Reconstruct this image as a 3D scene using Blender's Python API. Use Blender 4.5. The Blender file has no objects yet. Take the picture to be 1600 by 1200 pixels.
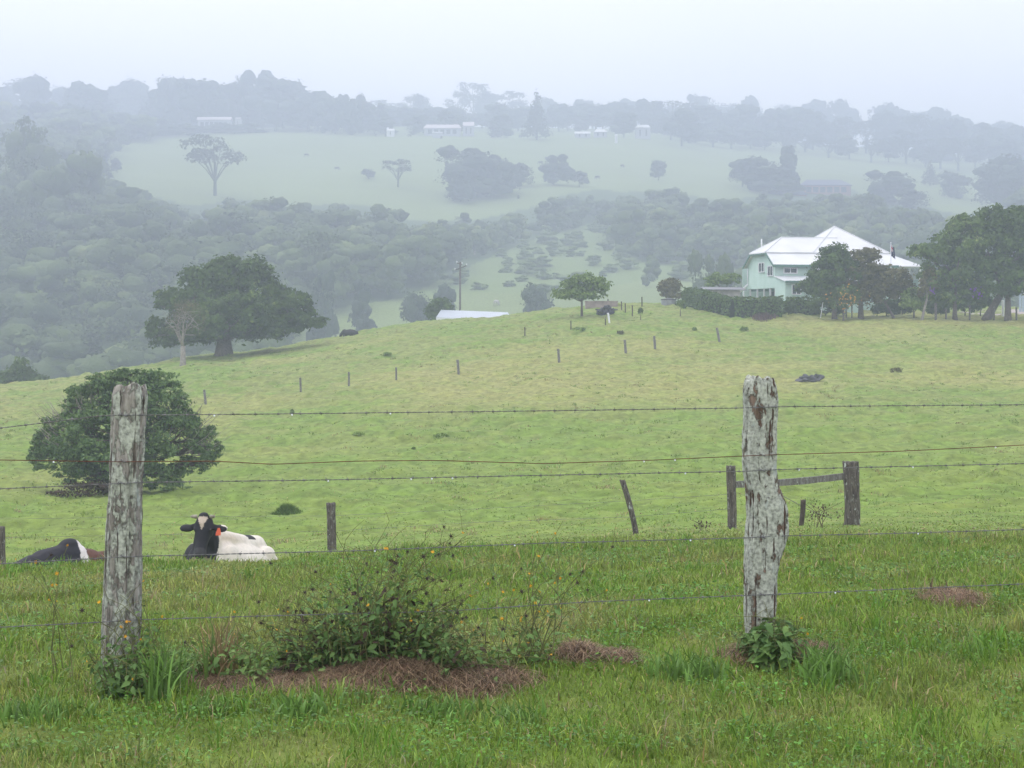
import bpy, bmesh, math, random
import numpy as np
from mathutils import Vector, Matrix, noise as mnoise

S = bpy.context.scene
COL = S.collection
R = math.radians
# ------------------------------------------------------------------ camera, world, sun, exposure
FPX = 2600.0          # focal length in photo pixels (photo is 1600 wide)
HOR = 500.0           # image row of the horizon
cam_d = bpy.data.cameras.new('camera'); cam = bpy.data.objects.new('camera', cam_d); COL.objects.link(cam)
cam.location = (0, 0, 0); cam.rotation_euler = (R(90), 0, 0)
cam_d.sensor_width = 36.0; cam_d.lens = 36.0 * FPX / 1600
cam_d.shift_y = -(600 - HOR) / 1600
cam_d.clip_start = 0.1; cam_d.clip_end = 9000
S.camera = cam
SUN_EL, SUN_AZ = R(58), R(-60)       # azimuth measured from +Y towards +X
w = bpy.data.worlds.new('World'); S.world = w; w.use_nodes = True
nt = w.node_tree; bg = nt.nodes['Background']
sky = nt.nodes.new('ShaderNodeTexSky'); sky.sky_type = 'NISHITA'; sky.sun_disc = False
sky.sun_elevation = SUN_EL; sky.sun_rotation = SUN_AZ; sky.air_density = 1.0; sky.dust_density = 4.0
mixs = nt.nodes.new('ShaderNodeMix'); mixs.data_type = 'RGBA'
mixs.inputs[0].default_value = 0.965
tc = nt.nodes.new('ShaderNodeTexCoord'); mp = nt.nodes.new('ShaderNodeMapping'); mp.inputs['Scale'].default_value = (1, 1, 3)
nz = nt.nodes.new('ShaderNodeTexNoise'); nz.inputs['Scale'].default_value = 1.6; nz.inputs['Detail'].default_value = 4
rp = nt.nodes.new('ShaderNodeValToRGB')
rp.color_ramp.elements[0].position = 0.3; rp.color_ramp.elements[0].color = (0.87, 0.862, 0.92, 1)
rp.color_ramp.elements[1].position = 0.7; rp.color_ramp.elements[1].color = (1.10, 1.065, 1.10, 1)
nt.links.new(tc.outputs['Generated'], mp.inputs['Vector']); nt.links.new(mp.outputs[0], nz.inputs['Vector'])
nt.links.new(nz.outputs['Fac'], rp.inputs[0])
vm = nt.nodes.new('ShaderNodeVectorMath'); vm.operation = 'SCALE'; vm.inputs['Scale'].default_value = 11.0
nt.links.new(rp.outputs[0], vm.inputs[0])
nt.links.new(sky.outputs[0], mixs.inputs[6]); nt.links.new(vm.outputs[0], mixs.inputs[7])
nt.links.new(mixs.outputs[2], bg.inputs['Color']); bg.inputs['Strength'].default_value = 0.1
sd = bpy.data.lights.new('sun', 'SUN'); sun = bpy.data.objects.new('sun', sd); COL.objects.link(sun)
sd.energy = 1.1; sd.angle = R(25); sd.color = (1, 0.96, 0.9)
sv = Vector((math.sin(SUN_AZ) * math.cos(SUN_EL), math.cos(SUN_AZ) * math.cos(SUN_EL), math.sin(SUN_EL)))
sun.rotation_euler = sv.to_track_quat('Z', 'Y').to_euler(); sun.location = (0, 0, 50)
S.view_settings.view_transform = 'Standard'; S.view_settings.look = 'None'
S.view_settings.exposure = 0.60; S.view_settings.gamma = 1
S.render.engine = 'CYCLES'
S.cycles.max_bounces = 5; S.cycles.diffuse_bounces = 2; S.cycles.glossy_bounces = 2
S.cycles.transmission_bounces = 3; S.cycles.volume_bounces = 1; S.cycles.transparent_max_bounces = 6
S.cycles.use_denoising = True
HAZE_DENSITY = 0.00142
HAZE_COLOR = (0.735, 0.825, 1.0)

# ------------------------------------------------------------------ numpy helpers
def _hash(ix, iy, seed):
    h = (ix.astype(np.int64) * 374761393 + iy.astype(np.int64) * 668265263 + seed * 974711) & 0xffffffff
    h = ((h ^ (h >> 13)) * 1274126177) & 0xffffffff
    h = ((h ^ (h >> 16)) * 2246822519) & 0xffffffff
    return ((h ^ (h >> 15)) & 0xffffff) / float(0xffffff)
def vnoise(x, y, seed=0):
    x = np.asarray(x, float); y = np.asarray(y, float)
    ix = np.floor(x); iy = np.floor(y); fx = x - ix; fy = y - iy
    fx = fx * fx * (3 - 2 * fx); fy = fy * fy * (3 - 2 * fy)
    a = _hash(ix, iy, seed); b = _hash(ix + 1, iy, seed); c = _hash(ix, iy + 1, seed); d = _hash(ix + 1, iy + 1, seed)
    return (a * (1 - fx) + b * fx) * (1 - fy) + (c * (1 - fx) + d * fx) * fy
def fbm(x, y, seed=0, o=4):
    s = 0; a = 0.5; t = 0
    for k in range(o):
        s = s + a * vnoise(x * 2 ** k + 17.3 * k, y * 2 ** k - 9.1 * k, seed + k); t += a; a *= 0.5
    return s / t
def sstep(a, b, x):
    t = np.clip((x - a) / (b - a), 0, 1); return t * t * (3 - 2 * t)
def in_poly(px, py, poly):
    px = np.asarray(px, float); py = np.asarray(py, float); r = np.zeros(px.shape, bool); n = len(poly)
    for i in range(n):
        x0, y0 = poly[i]; x1, y1 = poly[(i + 1) % n]
        if y0 == y1: continue
        c = ((y0 > py) != (y1 > py)) & (px < (x1 - x0) * (py - y0) / (y1 - y0) + x0)
        r ^= c
    return r

def mesh_np(name, V, F, mat=None, smooth=False, cols=None):
    """V (n,3), F (m,k) all faces with k corners."""
    V = np.asarray(V, np.float32); F = np.asarray(F, np.int32)
    me = bpy.data.meshes.new(name)
    k = F.shape[1]; m = F.shape[0]
    me.vertices.add(len(V)); me.vertices.foreach_set('co', V.ravel())
    me.loops.add(m * k); me.loops.foreach_set('vertex_index', F.ravel())
    me.polygons.add(m); me.polygons.foreach_set('loop_start', np.arange(0, m * k, k, dtype=np.int32))
    if smooth: me.polygons.foreach_set('use_smooth', np.ones(m, bool))
    me.update(calc_edges=True)
    if cols is not None:
        a = me.color_attributes.new('Col', 'FLOAT_COLOR', 'POINT')
        c = np.ones((len(V), 4), np.float32); c[:, :3] = cols
        a.data.foreach_set('color', c.ravel())
    if mat: me.materials.append(mat)
    return me
def link(name, me, parent=None, loc=None, rz=None):
    o = bpy.data.objects.new(name, me); COL.objects.link(o)
    if parent is not None: o.parent = parent
    if loc is not None: o.location = loc
    if rz is not None: o.rotation_euler = (0, 0, rz)
    return o
def tag(o, label=None, cat=None, group=None, kind=None):
    if label: o['label'] = label
    if cat: o['category'] = cat
    if group: o['group'] = group
    if kind: o['kind'] = kind
    return o
def thing(name, label, cat, loc=(0, 0, 0), rz=0, group=None):
    o = bpy.data.objects.new(name, None); COL.objects.link(o); o.location = loc; o.rotation_euler = (0, 0, rz)
    o.empty_display_size = 0.1
    return tag(o, label, cat, group)

class MB:
    """collects simple shapes into one mesh"""
    def __init__(s): s.v = []; s.f = []; s.m = []; s.cur = 0
    def poly(s, pts, mi=None):
        b = len(s.v); s.v += [tuple(p) for p in pts]; s.f.append(tuple(range(b, b + len(pts)))); s.m.append(s.cur if mi is None else mi)
    def box(s, x0, x1, y0, y1, z0, z1):
        b = len(s.v)
        s.v += [(x0, y0, z0), (x1, y0, z0), (x1, y1, z0), (x0, y1, z0), (x0, y0, z1), (x1, y0, z1), (x1, y1, z1), (x0, y1, z1)]
        for q in ((0, 3, 2, 1), (4, 5, 6, 7), (0, 1, 5, 4), (1, 2, 6, 5), (2, 3, 7, 6), (3, 0, 4, 7)):
            s.f.append(tuple(b + i for i in q)); s.m.append(s.cur)
    def prism(s, pts, vec):
        n = len(pts); b = len(s.v); vx = Vector(vec)
        s.v += [tuple(p) for p in pts] + [tuple(Vector(p) + vx) for p in pts]
        s.f.append(tuple(b + i for i in range(n))); s.f.append(tuple(b + n + i for i in reversed(range(n)))); s.m += [s.cur] * 2
        for i in range(n):
            j = (i + 1) % n; s.f.append((b + j, b + i, b + n + i, b + n + j)); s.m.append(s.cur)
    def slab(s, pts, t):
        """thick sheet: polygon pts with thickness t downward"""
        s.prism(pts, (0, 0, -t))
    def tube(s, pts, rad, n=6, cap=True):
        pts = [Vector(p) for p in pts]
        if not hasattr(rad, '__len__'): rad = [rad] * len(pts)
        b = len(s.v); up = Vector((0.31, 0.17, 0.93))
        for i, p in enumerate(pts):
            t = (pts[min(i + 1, len(pts) - 1)] - pts[max(i - 1, 0)])
            t = t.normalized() if t.length > 1e-9 else Vector((0, 0, 1))
            a = t.cross(up)
            if a.length < 0.05: a = t.cross(Vector((1, 0, 0)))
            a.normalize(); c = t.cross(a)
            for k in range(n):
                an = 2 * math.pi * k / n
                s.v.append(tuple(p + (a * math.cos(an) + c * math.sin(an)) * rad[i]))
        for i in range(len(pts) - 1):
            for k in range(n):
                k2 = (k + 1) % n
                s.f.append((b + i * n + k, b + i * n + k2, b + (i + 1) * n + k2, b + (i + 1) * n + k)); s.m.append(s.cur)
        if cap:
            s.f.append(tuple(b + k for k in reversed(range(n)))); s.f.append(tuple(b + (len(pts) - 1) * n + k for k in range(n))); s.m += [s.cur] * 2
    def blob(s, c, r, sub=1, jit=0, seed=0):
        bm = bmesh.new(); bmesh.ops.create_icosphere(bm, subdivisions=sub, radius=1.0)
        b = len(s.v); rr = r if hasattr(r, '__len__') else (r, r, r)
        for v in bm.verts:
            k = 1 + jit * mnoise.noise(v.co * 1.7 + Vector((seed * 3.1, 0, 0)))
            s.v.append((c[0] + v.co.x * rr[0] * k, c[1] + v.co.y * rr[1] * k, c[2] + v.co.z * rr[2] * k))
        for f in bm.faces: s.f.append(tuple(b + v.index for v in f.verts)); s.m.append(s.cur)
        bm.free()
    def mesh(s, name, mats, smooth=False):
        me = bpy.data.meshes.new(name); me.from_pydata(s.v, [], s.f); me.update()
        for m in (mats if isinstance(mats, (list, tuple)) else [mats]): me.materials.append(m)
        me.polygons.foreach_set('material_index', s.m)
        if smooth: me.polygons.foreach_set('use_smooth', [True] * len(s.f))
        return me
    def build(s, name, mats, parent=None, smooth=False, loc=None, rz=None):
        return link(name, s.mesh(name, mats, smooth), parent, loc, rz)

# ------------------------------------------------------------------ materials
def _principled(name, rough=0.8, spec=0.3):
    m = bpy.data.materials.new(name); m.use_nodes = True; n = m.node_tree.nodes; b = n['Principled BSDF']
    b.inputs['Roughness'].default_value = rough; b.inputs['Specular IOR Level'].default_value = spec
    return m, m.node_tree, b
def mat_plain(name, col, rough=0.8, spec=0.3, metal=0, var=0.15, scale=4.0, bump=0.0, coord='Object'):
    m, t, b = _principled(name, rough, spec); b.inputs['Metallic'].default_value = metal
    tc = t.nodes.new('ShaderNodeTexCoord'); nz = t.nodes.new('ShaderNodeTexNoise'); nz.inputs['Scale'].default_value = scale; nz.inputs['Detail'].default_value = 5
    rp = t.nodes.new('ShaderNodeValToRGB'); e = rp.color_ramp.elements
    e[0].position = 0.3; e[1].position = 0.7
    e[0].color = tuple(c * (1 - var) for c in col) + (1,); e[1].color = tuple(min(1, c * (1 + var)) for c in col) + (1,)
    t.links.new(tc.outputs[coord], nz.inputs['Vector']); t.links.new(nz.outputs['Fac'], rp.inputs[0]); t.links.new(rp.outputs[0], b.inputs['Base Color'])
    if bump:
        bp = t.nodes.new('ShaderNodeBump'); bp.inputs['Strength'].default_value = bump; bp.inputs['Distance'].default_value = 0.02
        t.links.new(nz.outputs['Fac'], bp.inputs['Height']); t.links.new(bp.outputs[0], b.inputs['Normal'])
    return m
def mat_leaf(name, c1, c2, c3=None, clump=0.6, rough=0.65, spec=0.12, transl=0.25, island=0.55, fine=0):
    m, t, b = _principled(name, rough, spec)
    g = t.nodes.new('ShaderNodeNewGeometry'); nz = t.nodes.new('ShaderNodeTexNoise'); nz.inputs['Scale'].default_value = clump; nz.inputs['Detail'].default_value = 3
    t.links.new(g.outputs['Position'], nz.inputs['Vector'])
    mx = t.nodes.new('ShaderNodeMix'); mx.data_type = 'FLOAT'; mx.inputs[0].default_value = island
    mr = t.nodes.new('ShaderNodeMapRange'); mr.inputs[1].default_value = 0.32; mr.inputs[2].default_value = 0.68
    t.links.new(nz.outputs['Fac'], mr.inputs[0]); t.links.new(mr.outputs[0], mx.inputs[2]); t.links.new(g.outputs['Random Per Island'], mx.inputs[3])
    oi = t.nodes.new('ShaderNodeObjectInfo'); mx2 = t.nodes.new('ShaderNodeMix'); mx2.data_type = 'FLOAT'; mx2.inputs[0].default_value = 0.25
    t.links.new(mx.outputs[0], mx2.inputs[2]); t.links.new(oi.outputs['Random'], mx2.inputs[3])
    rp = t.nodes.new('ShaderNodeValToRGB'); e = rp.color_ramp.elements
    e[0].position = 0.12; e[0].color = tuple(c1) + (1,); e[1].position = 0.8; e[1].color = tuple(c2) + (1,)
    if c3: k = rp.color_ramp.elements.new(0.95); k.color = tuple(c3) + (1,)
    t.links.new(mx2.outputs[0], rp.inputs[0]); t.links.new(rp.outputs[0], b.inputs['Base Color'])
    if fine:
        f_ = t.nodes.new('ShaderNodeTexNoise'); f_.inputs['Scale'].default_value = fine; f_.inputs['Detail'].default_value = 5; f_.inputs['Roughness'].default_value = .7; t.links.new(g.outputs['Position'], f_.inputs['Vector'])
        bp = t.nodes.new('ShaderNodeBump'); bp.inputs['Strength'].default_value = 1; bp.inputs['Distance'].default_value = 0.9; t.links.new(f_.outputs['Fac'], bp.inputs['Height']); t.links.new(bp.outputs[0], b.inputs['Normal'])
    if transl:
        tr = t.nodes.new('ShaderNodeBsdfTranslucent'); ms = t.nodes.new('ShaderNodeMixShader'); ms.inputs[0].default_value = transl
        t.links.new(rp.outputs[0], tr.inputs['Color'])
        out = t.nodes['Material Output']; t.links.new(b.outputs[0], ms.inputs[1]); t.links.new(tr.outputs[0], ms.inputs[2]); t.links.new(ms.outputs[0], out.inputs['Surface'])
    return m
def mat_vcol(name, rough=0.85, spec=0.15, transl=0.0, nscale=0.0, namt=0.0, bump=0.0, island=0.0):
    m, t, b = _principled(name, rough, spec)
    at = t.nodes.new('ShaderNodeAttribute'); at.attribute_name = 'Col'; src = at.outputs['Color']
    g = t.nodes.new('ShaderNodeNewGeometry')
    if namt:
        nz = t.nodes.new('ShaderNodeTexNoise'); nz.inputs['Scale'].default_value = nscale; nz.inputs['Detail'].default_value = 8; nz.inputs['Roughness'].default_value = 0.65
        t.links.new(g.outputs['Position'], nz.inputs['Vector'])
        mr = t.nodes.new('ShaderNodeMapRange'); mr.inputs[1].default_value = 0.3; mr.inputs[2].default_value = 0.7; mr.inputs[3].default_value = 1 - namt; mr.inputs[4].default_value = 1 + namt
        t.links.new(nz.outputs['Fac'], mr.inputs[0])
        v = t.nodes.new('ShaderNodeVectorMath'); v.operation = 'SCALE'; t.links.new(src, v.inputs[0]); t.links.new(mr.outputs[0], v.inputs['Scale']); src = v.outputs[0]
        if bump:
            bp = t.nodes.new('ShaderNodeBump'); bp.inputs['Strength'].default_value = bump; bp.inputs['Distance'].default_value = 0.14
            t.links.new(nz.outputs['Fac'], bp.inputs['Height']); t.links.new(bp.outputs[0], b.inputs['Normal'])
    if island:
        mr = t.nodes.new('ShaderNodeMapRange'); mr.inputs[3].default_value = 1 - island; mr.inputs[4].default_value = 1 + island
        t.links.new(g.outputs['Random Per Island'], mr.inputs[0])
        v = t.nodes.new('ShaderNodeVectorMath'); v.operation = 'SCALE'; t.links.new(src, v.inputs[0]); t.links.new(mr.outputs[0], v.inputs['Scale']); src = v.outputs[0]
    t.links.new(src, b.inputs['Base Color'])
    if transl:
        tr = t.nodes.new('ShaderNodeBsdfTranslucent'); ms = t.nodes.new('ShaderNodeMixShader'); ms.inputs[0].default_value = transl
        t.links.new(src, tr.inputs['Color']); out = t.nodes['Material Output']
        t.links.new(b.outputs[0], ms.inputs[1]); t.links.new(tr.outputs[0], ms.inputs[2]); t.links.new(ms.outputs[0], out.inputs['Surface'])
    return m
M = {}
M['ground'] = mat_vcol('ground_turf', nscale=2.0, namt=0.38, bump=0.5)
M['grass'] = mat_vcol('grass_blades', rough=0.5, spec=0.3, transl=0.35, island=0.3)
M['bark'] = mat_plain('bark_brown', (0.11, 0.09, 0.07), var=0.4, scale=6, bump=0.5)
M['bark_pale'] = mat_plain('bark_pale', (0.27, 0.245, 0.21), var=0.3, scale=5)
M['twig'] = mat_plain('twig_brown', (0.10, 0.075, 0.05), var=0.4, scale=30)
M['fig'] = mat_leaf('leaves_fig', (0.026, 0.052, 0.012), (0.10, 0.165, 0.032), (0.24, 0.30, 0.07), clump=0.55, island=0.4)
M['bush'] = mat_leaf('leaves_bush', (0.05, 0.105, 0.042), (0.19, 0.28, 0.10), (0.34, 0.38, 0.20), clump=1.5)
M['forest'] = mat_leaf('leaves_forest', (0.020, 0.038, 0.016), (0.12, 0.17, 0.05), (0.22, 0.26, 0.08), clump=0.055, island=0.35, fine=.8, transl=0)
M['farleaf'] = mat_leaf('leaves_far', (0.022, 0.04, 0.026), (0.06, 0.09, 0.045), clump=0.12, island=0.4, transl=0, fine=.6)
M['scrub'] = mat_leaf('leaves_scrub', (0.12, 0.17, 0.055), (0.19, 0.26, 0.09), (0.25, 0.31, 0.11), clump=0.15, island=0.4, transl=0, fine=1.2)
M['lime'] = mat_leaf('leaves_lime', (0.08, 0.14, 0.03), (0.24, 0.34, 0.08), (0.34, 0.42, 0.12), clump=1.5)
M['olive'] = mat_leaf('leaves_olive', (0.09, 0.088, 0.035), (0.20, 0.19, 0.08), (0.30, 0.24, 0.12), clump=1.0)
M['green'] = mat_leaf('leaves_green', (0.038, 0.074, 0.018), (0.135, 0.21, 0.048), (0.28, 0.33, 0.09), clump=0.8)
M['hedge'] = mat_leaf('leaves_hedge', (0.06, 0.11, 0.03), (0.15, 0.22, 0.06), (0.22, 0.28, 0.08), clump=1.2)
M['weed'] = mat_leaf('leaves_weed', (0.07, 0.145, 0.045), (0.20, 0.33, 0.09), (0.36, 0.46, 0.17), clump=12, rough=0.6, spec=0.2)
M['weed_dead'] = mat_leaf('leaves_dead', (0.03, 0.022, 0.016), (0.10, 0.07, 0.05), clump=10)
M['stem'] = mat_plain('weed_stem', (0.13, 0.14, 0.05), var=0.5, scale=8)
M['seed'] = mat_plain('seed_dark', (0.05, 0.035, 0.03), var=0.4, scale=60)
M['yellow'] = mat_plain('petal_yellow', (0.75, 0.38, 0.02), var=0.2, scale=30)
M['purple'] = mat_plain('petal_purple', (0.20, 0.05, 0.42), var=0.4, scale=3)
M['white'] = mat_plain('paint_white', (0.75, 0.76, 0.78), rough=0.5, var=0.05, scale=2)
M['wire'] = mat_plain('wire_grey', (0.15, 0.15, 0.15), rough=0.5, spec=0.5, metal=0.3, var=0.4, scale=20)
M['rust'] = mat_plain('wire_rust', (0.12, 0.05, 0.03), rough=0.7, var=0.5, scale=12)

# ------------------------------------------------------------------ terrain
# per image column: distance -> image row where the ground would show (or ('z', height))
def zz(v): return ('z', v)
NEAR = {
 0:    [(6, 1215), (7.6, 1080), (10, 990), (13, 925), (15.5, 888), (22, 935), (26, 930), (32, 900), (38, 874), (46, 845), (60, 790), (80, 725), (100, 678), (120, 641), (138, 613), (152, 598), (165, 603), (190, zz(-10)), (240, zz(-24)), (300, zz(-26))],
 350:  [(6, 1220), (7.6, 1080), (10, 985), (13, 912), (15.5, 876), (22, 928), (26, 920), (32, 888), (38, 864), (46, 840), (60, 785), (80, 715), (100, 660), (120, 618), (140, 583), (155, 562), (168, 553), (180, 556), (205, zz(-8)), (240, zz(-15)), (300, zz(-20))],
 700:  [(6, 1225), (7.9, 1065), (10, 975), (13, 900), (16, 860), (20, 863), (26, 862), (32, 850), (38, 838), (46, 815), (60, 762), (80, 694), (100, 636), (120, 590), (140, 548), (160, 515), (173, 499), (185, 500), (205, zz(-3)), (240, zz(-12)), (300, zz(-12))],
 950:  [(6, 1228), (8.2, 1030), (10, 965), (13, 895), (16, 855), (20, 846), (26, 843), (32, 838), (38, 824), (46, 800), (60, 750), (80, 684), (100, 626), (120, 578), (140, 532), (158, 496), (172, 478), (186, 473), (205, zz(-1)), (240, zz(-10)), (300, zz(-12))],
 1200: [(6, 1230), (8.4, 1012), (10, 950), (13, 885), (16, 850), (20, 838), (26, 834), (31, 822), (38, 808), (46, 788), (60, 742), (80, 680), (100, 624), (120, 576), (140, 534), (157, 500), (172, 484), (188, 479), (212, 474), (245, zz(-6)), (300, zz(-14))],
 1600: [(6, 1232), (8.5, 1000), (10, 942), (13, 878), (16, 846), (20, 834), (26, 826), (31, 818), (38, 800), (46, 776), (60, 732), (80, 672), (100, 620), (120, 572), (140, 530), (155, 500), (172, 489), (188, 484), (212, 478), (245, zz(-4)), (300, zz(-14))],
}
FAR = {
 0:    [(340, 610), (380, 520), (440, 440), (520, 375), (620, 315), (740, 265), (880, 232), (1000, 208), (1200, 192), (1500, 185), (2000, 200)],
 350:  [(340, 600), (380, 520), (450, 450), (550, 380), (650, 325), (780, 268), (930, 215), (1020, 205), (1200, 200), (1500, 200), (2000, 215)],
 700:  [(330, 548), (380, 490), (450, 440), (550, 385), (650, 335), (780, 275), (930, 215), (1020, 204), (1200, 197), (1500, 200), (2000, 215)],
 950:  [(330, 540), (380, 485), (450, 440), (550, 388), (650, 335), (780, 275), (930, 222), (1020, 212), (1200, 202), (1500, 205), (2000, 220)],
 1200: [(330, 545), (380, 480), (450, 435), (550, 375), (650, 328), (780, 285), (930, 250), (1020, 235), (1200, 222), (1500, 220), (2000, 235)],
 1600: [(330, 545), (380, 485), (450, 435), (550, 385), (650, 345), (780, 318), (930, 285), (1020, 268), (1200, 252), (1500, 250), (2000, 260)],
}
LD = np.linspace(math.log(5.5), math.log(2000), 900)
cols_u = sorted(NEAR); UC = np.array([(c - 800) / FPX for c in cols_u])
tabs = []
for c in cols_u:
    pts = NEAR[c] + FAR[c]
    dd = np.array([p[0] for p in pts], float)
    hz = np.array([p[1][1] if isinstance(p[1], tuple) else (HOR - p[1]) / FPX * p[0] for p in pts])
    # catmull-like smooth interpolation in distance, evaluated on log grid
    g = np.interp(np.exp(LD), dd, hz)
    for _ in range(3):
        gp = np.pad(g, 4, mode='edge'); g = np.convolve(gp, np.ones(9) / 9, 'valid')
    tabs.append(g)
TAB = np.array(tabs)
def base_h(u, d):
    u = np.clip(u, UC[0], UC[-1]); i = np.clip(np.searchsorted(UC, u, side='right') - 1, 0, len(UC) - 2)
    t = (u - UC[i]) / (UC[i + 1] - UC[i]); t = t * t * (3 - 2 * t) * 0.5 + t * 0.5
    ld = np.log(np.clip(d, 5.5, 1999)); k = (ld - LD[0]) / (LD[1] - LD[0]); k0 = np.clip(np.floor(k).astype(int), 0, len(LD) - 2); f = k - k0
    a = TAB[i, k0] * (1 - f) + TAB[i, k0 + 1] * f; b = TAB[i + 1, k0] * (1 - f) + TAB[i + 1, k0 + 1] * f
    return a * (1 - t) + b * t
def W(px, d): return (px - 800) / FPX * d
MOUNDS = [  # image column, distance, height, radius x, radius y
 (600, 7.75, 0.10, 0.26, 0.22), (470, 7.6, 0.03, 0.36, 0.22), (730, 7.75, 0.05, 0.3, 0.2), (905, 8.15, 0.08, 0.10, 0.12), (965, 8.1, 0.05, 0.08, 0.1), (1210, 8.2, 0.05, 0.25, 0.15), (1490, 10.0, 0.03, 0.17, 0.28), (320, 7.7, 0.03, 0.35, 0.2)]
def height(x, y):
    x = np.asarray(x, float); y = np.asarray(y, float)
    d = np.maximum(y, 5.5); h = base_h(x / d, d)
    h = np.where(y < 5.5, h + 0.0 * y, h)
    far = sstep(14, 40, y)
    h = h + (fbm(x * 1.1, y * 1.1, 3, 3) - 0.5) * 0.10 * (1 - far) + (fbm(x * 4, y * 4, 5, 2) - 0.5) * 0.035 * (1 - far)
    mid = far * (1 - sstep(190, 260, y))
    h = h + sstep(45, 70, y) * (1 - sstep(190, 260, y)) * (fbm(x * 0.09, y * 0.09, 7, 3) - 0.5) * 0.5 + sstep(28, 50, y) * mid * (0 + (fbm(x * 0.45, y * 0.7, 8, 3) - 0.5) * 0.5 + (fbm(x * 1.3, y * 1.6, 9, 2) - 0.5) * 0.34)
    wv = np.sin(2 * np.pi * (y * 0.30 + x * 0.05 + 3.2 * fbm(x * 0.035, y * 0.05, 14, 3)))      # cattle terracettes along the slope
    h = h + sstep(38, 60, y) * (1 - sstep(185, 230, y)) * 0.13 * wv * sstep(0.38, 0.62, fbm(x * 0.08, y * 0.12, 15, 3))
    ff = sstep(230, 400, y)
    h = h + ff * (1 - sstep(520, 600, y)) * 1.3 * (fbm(x * 0.10, y * 0.07, 17, 3) - .5)
    h = h + ff * ((fbm(x * 0.012, y * 0.012, 11, 4) - 0.5) * 7)
    for px, md, mh, rx, ry in MOUNDS:
        q = ((x - W(px, md)) / rx) ** 2 + ((y - md) / ry) ** 2
        h = h + mh * np.exp(-q)
    return h
def H(x, y): return float(height(np.array([x]), np.array([y]))[0])
def proj(x, y, z): return 800 + FPX * x / y, HOR - FPX * z / y
def on_ground(px, py, d0, d1):
    """first point of the ground that shows at this row of this column"""
    d = np.linspace(d0, d1, 1500); x = W(px, d); z = height(x, d); r = HOR - FPX * z / d
    k = np.where(r <= py)[0]
    i = int(k[0]) if len(k) else int(np.argmin(r))
    return float(x[i]), float(d[i]), float(z[i])

P_UP = [(150, 222), (430, 208), (620, 206), (800, 208), (1000, 214), (1080, 226), (1250, 252), (1400, 272), (1600, 300), (1600, 336), (1480, 332), (1430, 318), (1350, 305), (1330, 295), (1230, 300), (1140, 312), (1100, 310), (1040, 296), (980, 300), (930, 296), (880, 305), (840, 322), (740, 345), (640, 345), (600, 325), (540, 318), (450, 322), (380, 312), (300, 322), (210, 300), (165, 285), (150, 255)]
P_SCRUB = [(620, 470), (700, 432), (770, 400), (850, 368), (945, 345), (965, 385), (1010, 412), (1130, 415), (1190, 430), (985, 447), (880, 468), (760, 462)]
P_VAL = [(430, 640), (430, 505), (520, 482), (640, 464), (760, 457), (880, 463), (985, 442), (1195, 425), (1195, 640)]
P_VAL2 = [(985, 450), (1180, 440), (1180, 480), (985, 480)]
def open_land(px, py): return in_poly(px, py, P_UP) | in_poly(px, py, P_VAL) | in_poly(px, py, P_VAL2)
def dry_mask(x, y):
    m = np.zeros(np.shape(x))
    for px, md, mh, rx, ry in MOUNDS:
        q = ((x - W(px, md)) / (rx * 1.15)) ** 2 + ((y - md) / (ry * 1.15)) ** 2
        m = np.maximum(m, np.exp(-q * 0.9) * (0.15 + 2.0 * fbm(x * 6, y * 6, 51, 3)))
    return np.clip(m * 1.5 - 0.35, 0, 1)
def grass_col(x, y):
    x = np.asarray(x, float); y = np.asarray(y, float)
    n1 = fbm(x * 0.8, y * 0.8, 21, 4); n2 = fbm(x * 0.06, y * 0.045, 22, 4); n3 = 0.5 * fbm(x * 0.25, y * 0.4, 23, 4) + 0.5 * fbm(x * 1.1, y * 0.9, 26, 3); n4 = fbm(x * 3.0, y * 3.0, 24, 3)
    near = np.array([0.160, 0.240, 0.036]); mid = np.array([0.170, 0.235, 0.046]); hill = np.array([0.205, 0.240, 0.070]); straw = np.array([0.34, 0.28, 0.13]); green = np.array([0.125, 0.19, 0.035])
    a = sstep(9, 22, y)[..., None]; c = near * (1 - a) + mid * a
    b = sstep(50, 125, y)[..., None]; c = c * (1 - b) + hill * b
    k = (sstep(0.50, 0.78, n1) * 0.30 * (1 - sstep(20, 60, y)) + sstep(0.55, 0.8, n4) * 0.25 * (1 - sstep(12, 25, y)))[..., None]; c = c * (1 - k) + straw * k
    k = (sstep(0.46, 0.60, n3) * 0.85 * sstep(14, 40, y))[..., None]; c = c * (1 - k) + green * 1.25 * k
    k = (sstep(0.48, 0.72, n2) * 0.42 * sstep(40, 90, y))[..., None]; c = c * (1 - k) + straw * np.array([1.0, 1.08, 0.9]) * k
    f = sstep(210, 300, y)[..., None]; farc = np.array([0.185, 0.24, 0.085]) * (0.85 + 0.3 * fbm(x * 0.02, y * 0.02, 31, 3))[..., None]
    c = c * (1 - f) + farc * f
    r = HOR - FPX * height(x, y) / np.maximum(y, 1); pxx = 800 + FPX * x / np.maximum(y, 1)
    wood = ((y > 285) & (y < 900) & ~open_land(pxx, r)).astype(float)[..., None]; sc_ = in_poly(pxx, r, P_SCRUB)[..., None]
    c = c * (1 - wood) + np.where(sc_, np.array([0.16, 0.22, 0.075]), np.array([0.07, 0.11, 0.04])) * wood
    dm = dry_mask(x, y)[..., None]
    c = c * (1 - dm) + np.array([0.15, 0.10, 0.065]) * dm
    return c

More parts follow.
